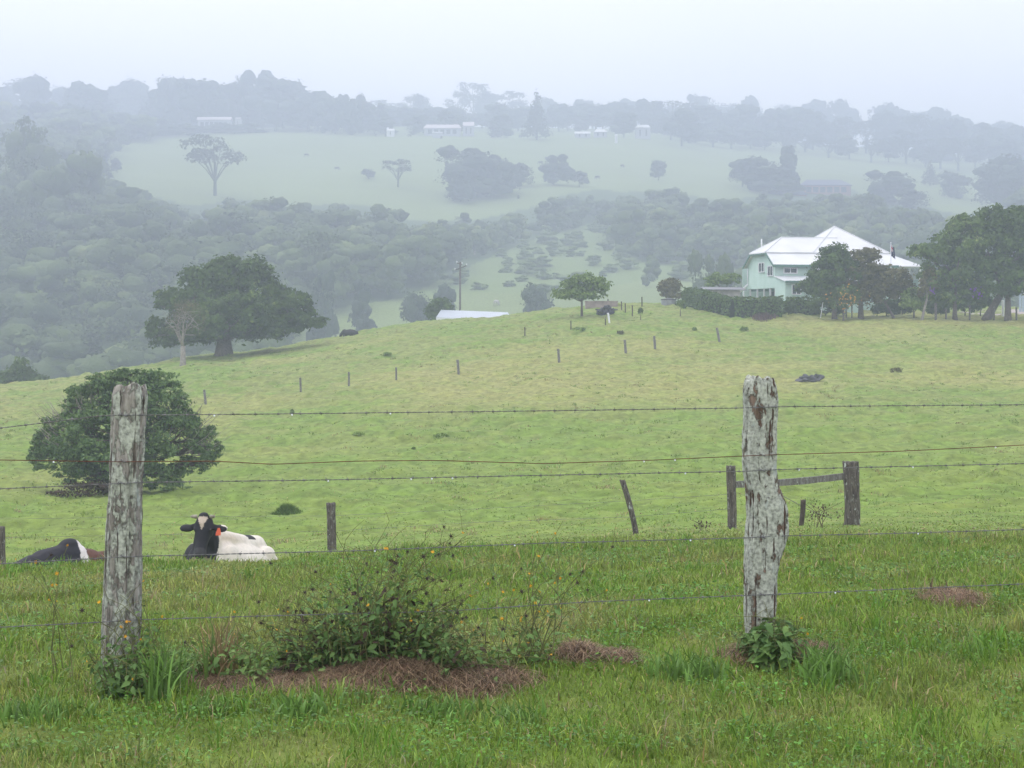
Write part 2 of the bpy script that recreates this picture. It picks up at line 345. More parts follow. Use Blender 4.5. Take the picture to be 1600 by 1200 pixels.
ys = np.concatenate([np.linspace(-60, 5.2, 40), np.arange(5.3, 24, 0.07), np.arange(24, 60, 0.22), np.arange(60, 200, 0.42), np.arange(200, 420, 2.5), np.arange(420, 1300, 6), np.linspace(1300, 1950, 30)])
us = np.concatenate([-np.geomspace(1.1, 0.37, 24), np.arange(-0.36, 0.36, 0.0016), np.geomspace(0.37, 1.1, 24)])
YY, UU = np.meshgrid(ys, us, indexing='ij'); XX = UU * np.maximum(YY + 4.0, 12.0)
ZZ = height(XX, YY)
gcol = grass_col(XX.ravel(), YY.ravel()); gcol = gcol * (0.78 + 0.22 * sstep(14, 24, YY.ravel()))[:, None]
ny, nu = YY.shape
idx = np.arange(ny * nu).reshape(ny, nu)
F = np.stack([idx[:-1, :-1], idx[:-1, 1:], idx[1:, 1:], idx[1:, :-1]], -1).reshape(-1, 4)
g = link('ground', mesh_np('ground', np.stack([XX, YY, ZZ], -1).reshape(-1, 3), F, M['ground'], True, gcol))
g['kind'] = 'structure'

# ------------------------------------------------------------------ grass blades (uncountable)
rng = np.random.default_rng(5)
def blades(x, y, h, wd, lean, col, seed=1):
    n = len(x); r = np.random.default_rng(seed)
    z = height(x, y) - 0.01
    a = r.uniform(0, 2 * np.pi, n); la = r.uniform(0, 2 * np.pi, n)
    dx = np.cos(a) * wd / 2; dy = np.sin(a) * wd / 2 * 0.6
    dx = np.where(np.abs(dx) < wd * 0.2, wd * 0.25, dx)
    lx = np.cos(la) * lean * h; ly = np.sin(la) * lean * h
    V = np.empty((n, 5, 3))
    V[:, 0] = np.stack([x - dx, y - dy, z], -1); V[:, 1] = np.stack([x + dx, y + dy, z], -1)
    mx = x + lx * 0.35; my = y + ly * 0.35; mz = z + h * 0.6
    V[:, 2] = np.stack([mx - dx * .8, my - dy * .8, mz], -1); V[:, 3] = np.stack([mx + dx * .8, my + dy * .8, mz], -1)
    V[:, 4] = np.stack([x + lx, y + ly, z + h * (1 - 0.35 * lean)], -1)
    b = np.arange(n)[:, None] * 5
    F = np.stack([b + [0, 1, 3], b + [0, 3, 2], b + [2, 3, 4]], 1).reshape(-1, 3)
    C = np.repeat(col[:, None, :], 5, 1)
    return V.reshape(-1, 3), F, C.reshape(-1, 3)
def sample_area(n, d0, d1, k=0.36, pw=1.0):
    """points in the view wedge between two distances; density falls with distance as d^-pw"""
    u = rng.uniform(-k, k, n); t = rng.uniform(0, 1, n)
    e = 2 - pw
    d = (d0 ** e + t * (d1 ** e - d0 ** e)) ** (1 / e) if abs(e) > 1e-3 else d0 * (d1 / d0) ** t
    return u * (d + 7), d
GRASS_N = 1.0
def colvar(c, r, amt=0.25):
    j = r.uniform(1 - amt, 1 + amt, len(c))[:, None]; hue = r.normal(0, 0.07, len(c))[:, None]
    c = c * j; return np.clip(np.concatenate([c[:, :1] * (1 + hue), c[:, 1:2], c[:, 2:] * (1 - hue)], 1), 0, 1)
parts = []
for (n, d0, d1, h0, h1, w0, pw) in ((640000, 5.6, 19, 0.015, 0.05, 0.0048, 1.6), (120000, 5.6, 19, 0.03, 0.085, 0.0055, 1.2), (80000, 17, 60, 0.02, 0.055, 0.02, 1.6), (70000, 55, 185, 0.02, 0.05, 0.07, 1.5)):
    n = int(n * GRASS_N); x, y = sample_area(n, d0, d1, pw=pw)
    patch = fbm(x * 0.9, y * 0.9, 41, 3); dm = dry_mask(x, y)
    keep = (rng.uniform(0, 1, n) < 0.35 + 1.3 * patch) & (rng.uniform(0, 1, n) > dm * 0.78)
    x = x[keep]; y = y[keep]; patch = patch[keep]; n = len(x)
    tuf = sstep(0.5, 0.75, fbm(x * 2.2, y * 2.2, 44, 2))
    h = rng.uniform(h0, h1, n) * (0.55 + 0.9 * patch + 0.9 * tuf * (y < 30))
    c = grass_col(x, y) * (1.2 if d0 < 50 else 1.3)
    dead = rng.uniform(0, 1, n) < (0.07 if d0 < 50 else 0.04)
    c[dead] = np.array([0.36, 0.29, 0.15])
    c = colvar(c, rng, 0.38 if d0 < 10 else 0.18)
    parts.append(blades(x, y, h, w0 * (y / d0) ** 0.6 * rng.uniform(0.6, 1.4, n), rng.uniform(0.1, 1.3, n) if d0 < 10 else rng.uniform(0.9, 2.2, n), c, seed=len(parts)))
# long tufts on the brow that hides the cows, and loose tall clumps
tx = []; ty = []; th = []
for k in range(880):
    px = rng.uniform(-500, 2100); d = rng.choice([rng.uniform(6, 9), rng.uniform(9, 15), rng.uniform(14, 17)])
    m = rng.integers(8, 26); cx = W(px, d)
    if abs(px - 385) < 60 and d > 13.5: continue
    if dry_mask(np.array([cx]), np.array([d]))[0] > 0.4: continue
    tx.append(cx + rng.normal(0, 0.05, m)); ty.append(d + rng.normal(0, 0.05, m)); th.append(rng.uniform(0.06, 0.16, m) * rng.uniform(0.5, 1.1))
x = np.concatenate(tx); y = np.concatenate(ty); h = np.concatenate(th)
parts.append(blades(x, y, h, 0.007 * (y / 7) ** 0.5 * rng.uniform(0.7, 1.5, len(x)), rng.uniform(0.2, 1.1, len(x)), colvar(grass_col(x, y) * np.array([0.8, 1.05, 0.8]), rng), 77))
# low tussocks scattered over the hillside
cxs, cys = sample_area(2600, 22, 172, pw=0.9); k = fbm(cxs * .12, cys * .12, 91, 3) > .47; cxs = cxs[k]; cys = cys[k]; m = 22
x = np.repeat(cxs, m) + rng.normal(0, .13, len(cxs) * m) * np.repeat(rng.uniform(.5, 1.9, len(cxs)), m); y = np.repeat(cys, m) + rng.normal(0, .16, len(cxs) * m)
tc_ = np.repeat(np.where(rng.uniform(0, 1, (len(cxs), 1)) < .75, np.array([[0.20, 0.29, 0.06]]), np.array([[0.30, 0.27, 0.12]])), m, 0)
parts.append(blades(x, y, rng.uniform(.05, .16, len(x)), .02 * (y / 30) ** .5, rng.uniform(.3, 1.5, len(x)), colvar(tc_, rng, .25), 79))
# small round leaflets of clover and creeping weeds among the blades
n = 120000; x, y = sample_area(n, 5.6, 17, pw=1.6); k = (fbm(x * 1.7, y * 1.7, 47, 3) > .52) & (dry_mask(x, y) < .3); x = x[k]; y = y[k]; n = len(x)
a = rng.uniform(0, 6.28, n); s_ = rng.uniform(.004, .011, n) * (y / 7) ** .4; z = height(x, y) + rng.uniform(.01, .06, n); tl = rng.normal(0, .5, n)
ax_, ay_ = np.cos(a) * s_, np.sin(a) * s_; V = np.stack([np.stack([x - ax_, y - ay_, z - tl * s_], -1), np.stack([x + ay_, y - ax_, z], -1), np.stack([x + ax_, y + ay_, z + tl * s_], -1), np.stack([x - ay_, y + ax_, z], -1)], 1).reshape(-1, 3)
b_ = np.arange(n)[:, None] * 4; c = colvar(grass_col(x, y) * np.array([.7, 1.05, 1.0]), rng, .45)
parts.append((V, np.stack([b_ + [0, 1, 2], b_ + [0, 2, 3]], 1).reshape(-1, 3), np.repeat(c[:, None, :], 4, 1).reshape(-1, 3)))
off = 0; Vs = []; Fs = []; Cs = []
for v, f, c in parts: Vs.append(v); Fs.append(f + off); Cs.append(c); off += len(v)
o = link('grass', mesh_np('grass', np.concatenate(Vs), np.concatenate(Fs), M['grass'], False, np.concatenate(Cs)))
tag(o, 'green and straw coloured pasture grass covering the whole paddock', 'grass', kind='stuff')
# dead brown thatch on the cleared heaps
n = 60000; sx = []; sy = []
for px, md, mh, rx, ry in MOUNDS:
    m = int(n * rx * ry / sum(q[3] * q[4] for q in MOUNDS)); sx.append(W(px, md) + rng.normal(0, rx * 0.8, m)); sy.append(md + rng.normal(0, ry * 0.8, m))
x = np.concatenate(sx); y = np.concatenate(sy); k = dry_mask(x, y) > rng.uniform(0.02, 0.75, len(x)); x = x[k]; y = y[k]
c = np.array([0.25, 0.175, 0.115]) * rng.uniform(0.3, 2.2, (len(x), 1)); c[:, 1] *= rng.uniform(0.9, 1.15, len(x))
v, f, c = blades(x, y, rng.uniform(0.03, 0.08, len(x)), 0.004 * np.ones(len(x)), rng.uniform(1.0, 2.6, len(x)), c, 78)
o = link('dead_grass', mesh_np('dead_grass', v, f, M['grass'], False, c))
tag(o, 'brown dead grass clippings heaped along the foot of the fence', 'dead grass', kind='stuff')

# ------------------------------------------------------------------ foliage builders
def leaf_quads(P, N, size, rs, asp=0.55, spread=0.9):
    """rhombic leaves at P facing roughly N"""
    n = len(P); Nn = N + rs.normal(0, spread, (n, 3)); Nn[:, 2] += 0.25
    Nn /= np.linalg.norm(Nn, axis=1, keepdims=True) + 1e-9
    A = np.cross(Nn, rs.normal(0, 1, (n, 3))); A /= np.linalg.norm(A, axis=1, keepdims=True) + 1e-9
    B = np.cross(Nn, A); s = size * rs.uniform(0.5, 1.6, (n, 1))
    V = np.stack([P - A * s, P + B * s * asp - Nn * s * .12, P + A * s, P - B * s * asp - Nn * s * .12], 1)
    F = np.arange(n * 4).reshape(n, 4)
    return V.reshape(-1, 3), F
def clump_points(lobes, n, rs, sub=0.30, gap=0.0, inner=0.12):
    """lobes: (x,y,z,rx,ry,rz). Leaves sit on small sub-clumps over each lobe's surface."""
    L = np.array(lobes, float); area = (L[:, 3] * L[:, 5] + L[:, 3] * L[:, 4]) ** 0.95; area /= area.sum()
    P = []; N = []
    for l, a in zip(L, area):
        m = max(12, int(n * a)); rm = l[3:].mean(); ns = max(9, int(9.5 / sub ** 1.3))
        D = rs.normal(0, 1, (ns, 3)); D /= np.linalg.norm(D, axis=1, keepdims=True); D[:, 2] = np.where(D[:, 2] < -0.6, -D[:, 2], D[:, 2])
        rad = rs.uniform(0.62, 0.98, ns); keep = rs.uniform(0, 1, ns) >= gap; D = D[keep]; rad = rad[keep]; ns = len(D)
        C = l[:3] + D * rad[:, None] * l[3:]; cr = rs.uniform(0.6, 1.3, ns) * sub
        k = rs.integers(0, ns, m); d2 = rs.normal(0, 1, (m, 3)); d2 /= np.linalg.norm(d2, axis=1, keepdims=True)
        d2[:, 2] = np.where((d2[:, 2] < -0.2) & (rs.uniform(0, 1, m) < 0.6), -d2[:, 2], d2[:, 2])
        q = rs.uniform(0.55, 1.05, m); q = np.where(rs.uniform(0, 1, m) < inner, q * 0.4, q); q = np.where(rs.uniform(0, 1, m) < 0.13, q * 1.5, q)
        flat = np.array([1, 1, 0.88])
        P.append(C[k] + d2 * (q * cr[k])[:, None] * l[3:] * flat); N.append(d2 + 0.35 * D[k])
    return np.concatenate(P), np.concatenate(N)
def limb(mb, a, b, r0, r1, bend, rs, seg=5, n=6):
    a = Vector(a); b = Vector(b); k = Vector(rs.normal(0, 1, 3)) * bend * (b - a).length; k.z = abs(k.z) * 0.6
    pts = []; rr = []
    for i in range(seg + 1):
        t = i / seg; pts.append(a.lerp(b, t) + k * math.sin(math.pi * t) * 0.5 + Vector(rs.normal(0, 0.015, 3)) * (b - a).length * (0 < i < seg)); rr.append(r0 + (r1 - r0) * t)
    mb.tube(pts, rr, n)
    return pts
def make_tree(name, label, cat, base, lobes, n, leaf, mat, trunk_r, seed, fork=0.35, bark='bark', sub=0.3, gap=0.0, twigs=0, group=None, lean=(0, 0), crown_name='crown', spread=0.65):
    rs = np.random.default_rng(seed); root = thing(name, label, cat, base, 0, group)
    P, N = clump_points(lobes, n, rs, sub, gap); V, F = leaf_quads(P, N, leaf, rs, spread=spread)
    link(crown_name, mesh_np(crown_name, V, F, mat), root)
    mb = MB(); L = np.array(lobes); zt = (L[:, 2] - L[:, 5]).min(); top = L[:, 2].max()
    fk = Vector((lean[0], lean[1], max(fork * top, 0.2)))
    mb.tube([(0, 0, -0.3), (lean[0] * .15, lean[1] * .15, fk.z * 0.12), (lean[0] * .5, lean[1] * .5, fk.z * 0.5), tuple(fk)], [trunk_r * 1.45, trunk_r * 1.08, trunk_r * 0.92, trunk_r * 0.8], 9)
    for l in L:
        e = Vector(l[:3]) + Vector((0, 0, l[5] * 0.2))
        pts = limb(mb, fk - Vector((0, 0, 0.1)), e, trunk_r * 0.5, trunk_r * 0.1, 0.15, rs)
        for q in range(3 + twigs):
            s = pts[rs.integers(2, len(pts))]; dv = Vector(rs.normal(0, 1, 3)); dv.normalize()
            limb(mb, s, Vector(l[:3]) + Vector((dv.x * l[3], dv.y * l[4], dv.z * l[5] * .8)) * 0.85, trunk_r * 0.16, trunk_r * 0.03, 0.12, rs, 4, 4)
    mb.build('trunk', M[bark], root, True)
    return root
FULL = 1.08
def lobes_px(base, d, items, depth=0.8, seed=0):
    """crown lobes read off the photo at distance d: (px, py, rx, ry) or with a depth offset in metres as fifth"""
    r = random.Random(seed); s = d / FPX; out = []
    for it in items:
        px, py, rx, ry = it[:4]; dy = it[4] if len(it) > 4 else r.uniform(-0.3, 0.3) * rx * s
        out.append((W(px, d) - base[0], dy, (HOR - py) * s - base[2], rx * s * FULL, rx * s * depth * FULL, ry * s * FULL))
    return out

# ------------------------------------------------------------------ near fence: two old split posts, five wires
def mat_post(name, wood, lich, dark, cover):
    m, t, b = _principled(name, 0.9, 0.15)
    tc = t.nodes.new('ShaderNodeTexCoord')
    mp = t.nodes.new('ShaderNodeMapping'); mp.inputs['Scale'].default_value = (14, 14, 2.2)
    gr = t.nodes.new('ShaderNodeTexNoise'); gr.inputs['Scale'].default_value = 2.2; gr.inputs['Detail'].default_value = 8; gr.inputs['Roughness'].default_value = 0.7
    t.links.new(tc.outputs['Object'], mp.inputs[0]); t.links.new(mp.outputs[0], gr.inputs['Vector'])
    r1 = t.nodes.new('ShaderNodeValToRGB'); e = r1.color_ramp.elements; e[0].position = 0.36; e[0].color = dark + (1,); e[1].position = 0.62; e[1].color = wood + (1,)
    t.links.new(gr.outputs['Fac'], r1.inputs[0])
    mp2 = t.nodes.new('ShaderNodeMapping'); mp2.inputs['Scale'].default_value = (1.3, 1.3, 0.55)
    n2 = t.nodes.new('ShaderNodeTexNoise'); n2.inputs['Scale'].default_value = 15; n2.inputs['Detail'].default_value = 9; n2.inputs['Roughness'].default_value = 0.68
    t.links.new(tc.outputs['Object'], mp2.inputs[0]); t.links.new(mp2.outputs[0], n2.inputs['Vector'])
    r2 = t.nodes.new('ShaderNodeValToRGB'); e = r2.color_ramp.elements; e[0].position = cover; e[0].color = (0, 0, 0, 1); e[1].position = cover + 0.035; e[1].color = (1, 1, 1, 1)
    t.links.new(n2.outputs['Fac'], r2.inputs[0])
    n3 = t.nodes.new('ShaderNodeTexNoise'); n3.inputs['Scale'].default_value = 60; n3.inputs['Detail'].default_value = 6
    t.links.new(tc.outputs['Object'], n3.inputs['Vector'])
    r3 = t.nodes.new('ShaderNodeValToRGB'); e = r3.color_ramp.elements; e[0].position = 0.3; e[0].color = tuple(c * 0.38 for c in lich) + (1,); e[1].position = 0.66; e[1].color = lich + (1,)
    t.links.new(n3.outputs['Fac'], r3.inputs[0])
    mx = t.nodes.new('ShaderNodeMix'); mx.data_type = 'RGBA'
    t.links.new(r2.outputs[0], mx.inputs[0]); t.links.new(r1.outputs[0], mx.inputs[6]); t.links.new(r3.outputs[0], mx.inputs[7])
    # brighter isolated lichen rosettes
    vo = t.nodes.new('ShaderNodeTexNoise'); vo.inputs['Scale'].default_value = 9; vo.inputs['Detail'].default_value = 4; t.links.new(mp2.outputs[0], vo.inputs['Vector'])
    r4 = t.nodes.new('ShaderNodeValToRGB'); e = r4.color_ramp.elements; e[0].position = 0.66; e[0].color = (0, 0, 0, 1); e[1].position = 0.685; e[1].color = (1, 1, 1, 1)
    t.links.new(vo.outputs['Fac'], r4.inputs[0])
    mx2 = t.nodes.new('ShaderNodeMix'); mx2.data_type = 'RGBA'; mx2.inputs[7].default_value = (0.42, 0.46, 0.42, 1)
    t.links.new(r4.outputs[0], mx2.inputs[0]); t.links.new(mx.outputs[2], mx2.inputs[6])
    mp3 = t.nodes.new('ShaderNodeMapping'); mp3.inputs['Scale'].default_value = (30, 30, 1.5); n5 = t.nodes.new('ShaderNodeTexNoise'); n5.inputs['Scale'].default_value = 1.6; n5.inputs['Detail'].default_value = 3
    t.links.new(tc.outputs['Object'], mp3.inputs[0]); t.links.new(mp3.outputs[0], n5.inputs['Vector'])
    r5 = t.nodes.new('ShaderNodeValToRGB'); e = r5.color_ramp.elements; e[0].position = 0.335; e[0].color = (0, 0, 0, 1); e[1].position = 0.37; e[1].color = (1, 1, 1, 1); t.links.new(n5.outputs['Fac'], r5.inputs[0])
    mx3 = t.nodes.new('ShaderNodeMix'); mx3.data_type = 'RGBA'; mx3.inputs[6].default_value = dark + (1,); t.links.new(r5.outputs[0], mx3.inputs[0]); t.links.new(mx2.outputs[2], mx3.inputs[7])
    t.links.new(mx3.outputs[2], b.inputs['Base Color'])
    ad = t.nodes.new('ShaderNodeMath'); ad.operation = 'ADD'; t.links.new(gr.outputs['Fac'], ad.inputs[0]); t.links.new(r2.outputs[0], ad.inputs[1])
    ad2 = t.nodes.new('ShaderNodeMath'); ad2.operation = 'MULTIPLY_ADD'; ad2.inputs[1].default_value = 0.6; ad3 = t.nodes.new('ShaderNodeMath'); ad3.operation = 'ADD'; t.links.new(n3.outputs['Fac'], ad2.inputs[0]); t.links.new(ad.outputs[0], ad2.inputs[2])
    bp = t.nodes.new('ShaderNodeBump'); bp.inputs['Strength'].default_value = 0.9; bp.inputs['Distance'].default_value = 0.008
    t.links.new(ad2.outputs[0], ad3.inputs[0]); t.links.new(r5.outputs[0], ad3.inputs[1]); t.links.new(ad3.outputs[0], bp.inputs['Height']); t.links.new(bp.outputs[0], b.inputs['Normal'])
    return m
def outline_post(name, label, d, rows, depth, mat, seed):
    """rows: (image row, left column, right column) read at distance d, top row first"""
    s = d / FPX; r0, l0, q0 = rows[-1]; cx = W((l0 + q0) / 2, d); zb = H(cx, d) - 0.25; root = thing(name, label, 'fence post', (cx, d, zb))
    rr = np.array([r[0] for r in rows], float); L = np.array([r[1] for r in rows], float); Q = np.array([r[2] for r in rows], float)
    n = 56; rings = 170; V = []; zt = (HOR - rr[0]) * s - zb
    for i in range(rings + 1):
        z = zt * i / rings; row = HOR - (z + zb) / s
        l = np.interp(row, rr, L); q = np.interp(row, rr, Q); mx = W((l + q) / 2, d) - cx; hw = (q - l) / 2 * s
        for k in range(n):
            a = 2 * math.pi * k / n; ca = math.cos(a); sa = math.sin(a); p = 0.68
            ex = abs(ca) ** p * (1 if ca > 0 else -1); ey = abs(sa) ** p * (1 if sa > 0 else -1)
            g1 = mnoise.noise(Vector((ca * 5 + seed, sa * 5, z * 1.2))) * 0.10 + mnoise.noise(Vector((ca * 11 + seed, sa * 11, z * 3.0))) * 0.07 + mnoise.noise(Vector((ca * 4, sa * 4 + seed, z * 14))) * 0.05 + mnoise.noise(Vector((ca * 9, sa * 9 + seed, z * 32))) * 0.035
            g1 -= 0.16 * max(0, mnoise.noise(Vector((ca * 17 + seed, sa * 17, z * 0.8))) - 0.15) * 3
            kk = 1 + g1; zo = 0
            if i > rings - 14: zo = (mnoise.noise(Vector((ex * 1.6, ey * 1.6, seed))) * 0.03 + 0.012 * mnoise.noise(Vector((ex * 5, ey * 5, seed)))) * (i - rings + 14) / 14
            if i >= rings - 5: kk *= 1 - 0.02 * (i - rings + 5) ** 1.3 * (0.6 + 0.8 * abs(mnoise.noise(Vector((ca * 3, sa * 3, seed)))))
            V.append((mx + ex * hw * kk, ey * depth / 2 * kk, z + zo))
    F = []
    for i in range(rings):
        for k in range(n): F.append((i * n + k, i * n + (k + 1) % n, (i + 1) * n + (k + 1) % n, (i + 1) * n + k))
    # weathered end grain: rings shrinking to the centre, sunk a little
    b = rings * n; prev = b; top = np.array(V[b:b + n]); cen = top.mean(0)
    for j, f in enumerate((0.8, 0.55, 0.3, 0.08)):
        st = len(V)
        for k in range(n):
            p = cen + (top[k] - cen) * f; p[2] = top[:, 2].mean() - 0.012 + mnoise.noise(Vector((p[0] * 40, p[1] * 40, seed))) * 0.012
            V.append(tuple(p))
        for k in range(n): F.append((prev + k, prev + (k + 1) % n, st + (k + 1) % n, st + k))
        prev = st
    me = mesh_np(name + '_body', V, F, mat, True); link('post_body', me, root)
    return root, cx, zb
MPL = mat_post('weathered_post_brown', (0.43, 0.41, 0.37), (0.52, 0.55, 0.47), (0.13, 0.115, 0.10), 0.475)
MPR = mat_post('weathered_post_lichen', (0.27, 0.20, 0.155), (0.54, 0.57, 0.49), (0.09, 0.06, 0.045), 0.41)
DL, DR = 7.6, 8.36
outline_post('fence_post', 'tall grey brown split fence post with pale lichen spots, standing left of the white cow', DL,
  [(602, 179, 229), (622, 178, 229), (660, 176, 226), (700, 175, 224), (750, 172, 221), (800, 169, 221), (862, 166, 221), (910, 164, 220), (965, 162, 219), (1020, 160, 213), (1085, 158, 208)], 0.15, MPL, 3.3)
outline_post('fence_post', 'crooked fence post thick with pale lichen, bulging on its right side', DR,
  [(591, 1162, 1212), (612, 1161, 1214), (640, 1162, 1215), (680, 1162, 1212), (700, 1161, 1213), (735, 1163, 1212), (758, 1166, 1216), (778, 1168, 1224), (800, 1168, 1230), (828, 1166, 1231), (850, 1165, 1227), (872, 1164, 1219), (895, 1163, 1214), (920, 1163, 1213), (960, 1163, 1212), (1012, 1166, 1208)], 0.15, MPR, 8.1)
XL, XR = W(197, DL), W(1190, DR)
for o_, rows_, pxc, dd_ in ((None, (647, 718, 753, 865, 964), 200, DL), (None, (635, 709, 733, 836, 925), 1188, DR)):
    par = [q for q in COL.objects if q.name.startswith('fence_post') and abs(q.location.y - dd_) < .01][0]
    for r_ in rows_:
        c_ = Vector((W(pxc, dd_), dd_ - 0.083, (HOR - r_) / FPX * dd_)) - par.location; q = MB()
        q.tube([c_ + Vector((-.012, .03, .006)), c_ + Vector((-.012, -.008, .005)), c_ + Vector((0, -.012, 0)), c_ + Vector((.011, -.008, -.005)), c_ + Vector((.012, .03, -.006))], .0022, 5); q.build('staple', M['wire'], par)
def fence_d(px):
    """distance of the fence plane for an image column"""
    k = (DR - DL) / (XR - XL); u = (px - 800) / FPX   # y = DL + k (x - XL), x = u y
    return (DL - k * XL) / (1 - k * u)
def wire_pts(rows, off=0.0):
    px = np.array([r[0] for r in rows], float); py = np.array([r[1] for r in rows], float)
    out = []
    for c in np.arange(-900, 2600, 8.0):
        d = fence_d(c); r = np.interp(c, px, py); out.append((W(c, d), d - 0.085 + off, (HOR - r) / FPX * d))
    e = np.array(out); k = np.array([0.06, 0.12, 0.2, 0.12, 0.06]); k = k / k.sum()
    z = np.convolve(np.pad(e[:, 2], 2, mode='edge'), k, 'valid'); e[:, 2] = z
    return e
def wire(name, rows, barbed, label, drops, seed):
    e = wire_pts(rows); rs = np.random.default_rng(seed); root = thing(name, label, 'fence wire', tuple(e[len(e) // 2])); o = np.array(e[len(e) // 2])
    e = e - o; L = np.concatenate([[0], np.cumsum(np.linalg.norm(np.diff(e, axis=0), axis=1))]); mb = MB()
    def at(s): return np.array([np.interp(s, L, e[:, i]) for i in range(3)])
    if barbed:
        for ph in (0, math.pi):
            pts = []
            for s in np.arange(0, L[-1], 0.009):
                a = s / 0.055 * 2 * math.pi + ph; pts.append(at(s) + np.array([0, math.cos(a), math.sin(a)]) * 0.0016)
            mb.tube(pts, 0.0013, 5)
        s = 0.05
        while s < L[-1] - 0.05:
            c = at(s)
            mb.tube([c + np.array([-0.006, 0, 0]), c + np.array([0.006, 0, 0])], 0.0042, 6)
            for q in range(4):
                a = q * math.pi / 2 + rs.uniform(0, 1.5); dv = np.array([rs.uniform(-0.4, 0.4), math.cos(a), math.sin(a)]) * 0.013
                mb.tube([c - dv * 0.1, c + dv], [0.0014, 0.0006], 4)
            s += 0.103 + rs.uniform(-0.006, 0.006)
    else: mb.tube(list(e), 0.0022, 6)
    mb.build('strand', M['wire'] if barbed else M['rust'], root)
    dm = MB(); dm.blob((0, 0, 0), 0.0045, 2); me = dm.mesh('water_drop', MDROP, True)
    for c in drops:
        k = int(np.argmin(np.abs(e[:, 0] + o[0] - W(c, fence_d(c))))); p = e[k]; q = link('water_drop', me, root); q.location = (p[0], p[1] - 0.002, p[2] - 0.0055)
MDROP = mat_plain('water_drop', (0.8, 0.85, 0.9), rough=0.02, spec=1.0, var=0.01)
wire('barbed_wire', [(-260, 712), (0, 668), (175, 647), (235, 647), (450, 645), (800, 641), (1160, 636), (1215, 634), (1600, 631), (1900, 628)], True, 'top strand of barbed wire, running across near the post tops', (458, 337, 610), 1)
wire('plain_wire', [(-260, 716), (0, 716), (180, 719), (340, 718), (430, 723), (560, 718), (680, 717), (850, 722), (1010, 717), (1165, 710), (1215, 708), (1400, 703), (1600, 693), (1900, 684)], False, 'smooth rusty fence wire with a slight wave, second strand from the top', (96, 1006, 1053, 1552), 2)
wire('barbed_wire', [(-260, 776), (0, 761), (168, 754), (225, 751), (520, 747), (800, 741), (1160, 734), (1215, 731), (1600, 722), (1900, 715)], True, 'barbed wire with hanging water drops, third strand from the top', (520, 645, 708, 1072, 1246, 1417, 675), 3)
wire('barbed_wire', [(-260, 886), (0, 877), (165, 868), (225, 865), (550, 857), (700, 851), (850, 845), (930, 843), (1160, 837), (1215, 834), (1400, 830), (1600, 824), (1900, 816)], True, 'barbed wire crossing in front of the two cows, fourth strand down', (592, 807, 1080, 1426), 4)
wire('barbed_wire', [(-260, 990), (0, 975), (162, 967), (222, 963), (430, 957), (700, 950), (914, 936), (1160, 926), (1215, 924), (1600, 908), (1900, 898)], True, 'lowest strand of barbed wire, partly hidden behind the weeds', (1010, 1300), 5)

# ------------------------------------------------------------------ second fence beyond the brow
MPO = mat_post('weathered_post_grey', (0.17, 0.15, 0.13), (0.33, 0.33, 0.30), (0.05, 0.042, 0.038), 0.56)
MPD = mat_plain('dark_timber', (0.075, 0.06, 0.05), var=0.4, scale=12, bump=0.5)
MRAIL = mat_post('weathered_rail', (0.25, 0.24, 0.23), (0.34, 0.34, 0.32), (0.11, 0.10, 0.09), 0.55)
def round_post(name, label, cat, px_top, py_top, px_bot, d, wpx, mat, seed, group=None, sink=0.35, py_bot=None, n=18, kids=True):
    s = d / FPX; xb = W(px_bot, d); zb = H(xb, d); xt = W(px_top, d); zt = (HOR - py_top) * s
    if py_bot is not None: zb = min(zb, (HOR - py_bot) * s)
    mb = MB(); r = wpx * s / 2; m = 26; V = []; hh = zt - zb + sink; 
    for i in range(m + 1):
        t = i / m; cx = (xt - xb) * t; bend = math.sin(t * math.pi) * 0.03 * hh * (1 if abs(px_top - px_bot) > 8 else 0.15)
        for k in range(n):
            a = 2 * math.pi * k / n; g = 1 + 0.12 * mnoise.noise(Vector((math.cos(a) * 1.6 + seed, math.sin(a) * 1.6, t * hh * 1.5))) + 0.09 * mnoise.noise(Vector((math.cos(a) * 6, math.sin(a) * 6 + seed, t * hh * 5)))
            V.append((cx + bend + math.cos(a) * r * g, math.sin(a) * r * g, -sink + hh * t + (0.03 * mnoise.noise(Vector((math.cos(a) * 2, math.sin(a) * 2, seed))) if i == m else 0)))
    F = [(i * n + k, i * n + (k + 1) % n, (i + 1) * n + (k + 1) % n, (i + 1) * n + k) for i in range(m) for k in range(n)]
    V.append(((xt - xb), 0, hh - sink - 0.01)); c = len(V) - 1
    mb.v = V; mb.f = F + [(m * n + k, m * n + (k + 1) % n, c) for k in range(n)]; mb.m = [0] * len(mb.f)
    return tag(mb.build(name, mat, None, True, (xb, d, zb)), label, cat, group)
G2 = 'old posts of the second fence behind the brow'
round_post('fence_post', 'short mossy post with a black top between the white cow and the weeds', 'fence post', 517, 786, 519, 35, 14, MPO, 1.0, G2)
round_post('fence_post', 'thin bent grey post leaning to the left in mid field', 'fence post', 972, 750, 998, 31, 9, MPO, 2.0, G2)
round_post('fence_post', 'upright dark grey post just left of the crooked lichen post', 'fence post', 1142, 728, 1144, 30, 14.5, MPO, 3.0, G2)
round_post('strainer_post', 'thick dark end post holding the rail, right of the crooked post', 'fence post', 1329, 721, 1332, 31, 24, MPO, 4.0, G2)
round_post('fence_post', 'grey post cut by the left edge of the photo beside the lying brown cow', 'fence post', 1, 823, 3, 31, 13, MPO, 5.0, G2)
round_post('stake', 'short dark stake leaning right under the weathered rail', 'stake', 1255, 781, 1246, 31, 8, MPD, 6.0)
mb = MB(); a = Vector((W(1146, 30.2), 30.2, (HOR - 757) / FPX * 30.2)); b = Vector((W(1320, 31), 31, (HOR - 744) / FPX * 31)); hgt = 0.075
m = 24
for i in range(m):
    pass
ring = []
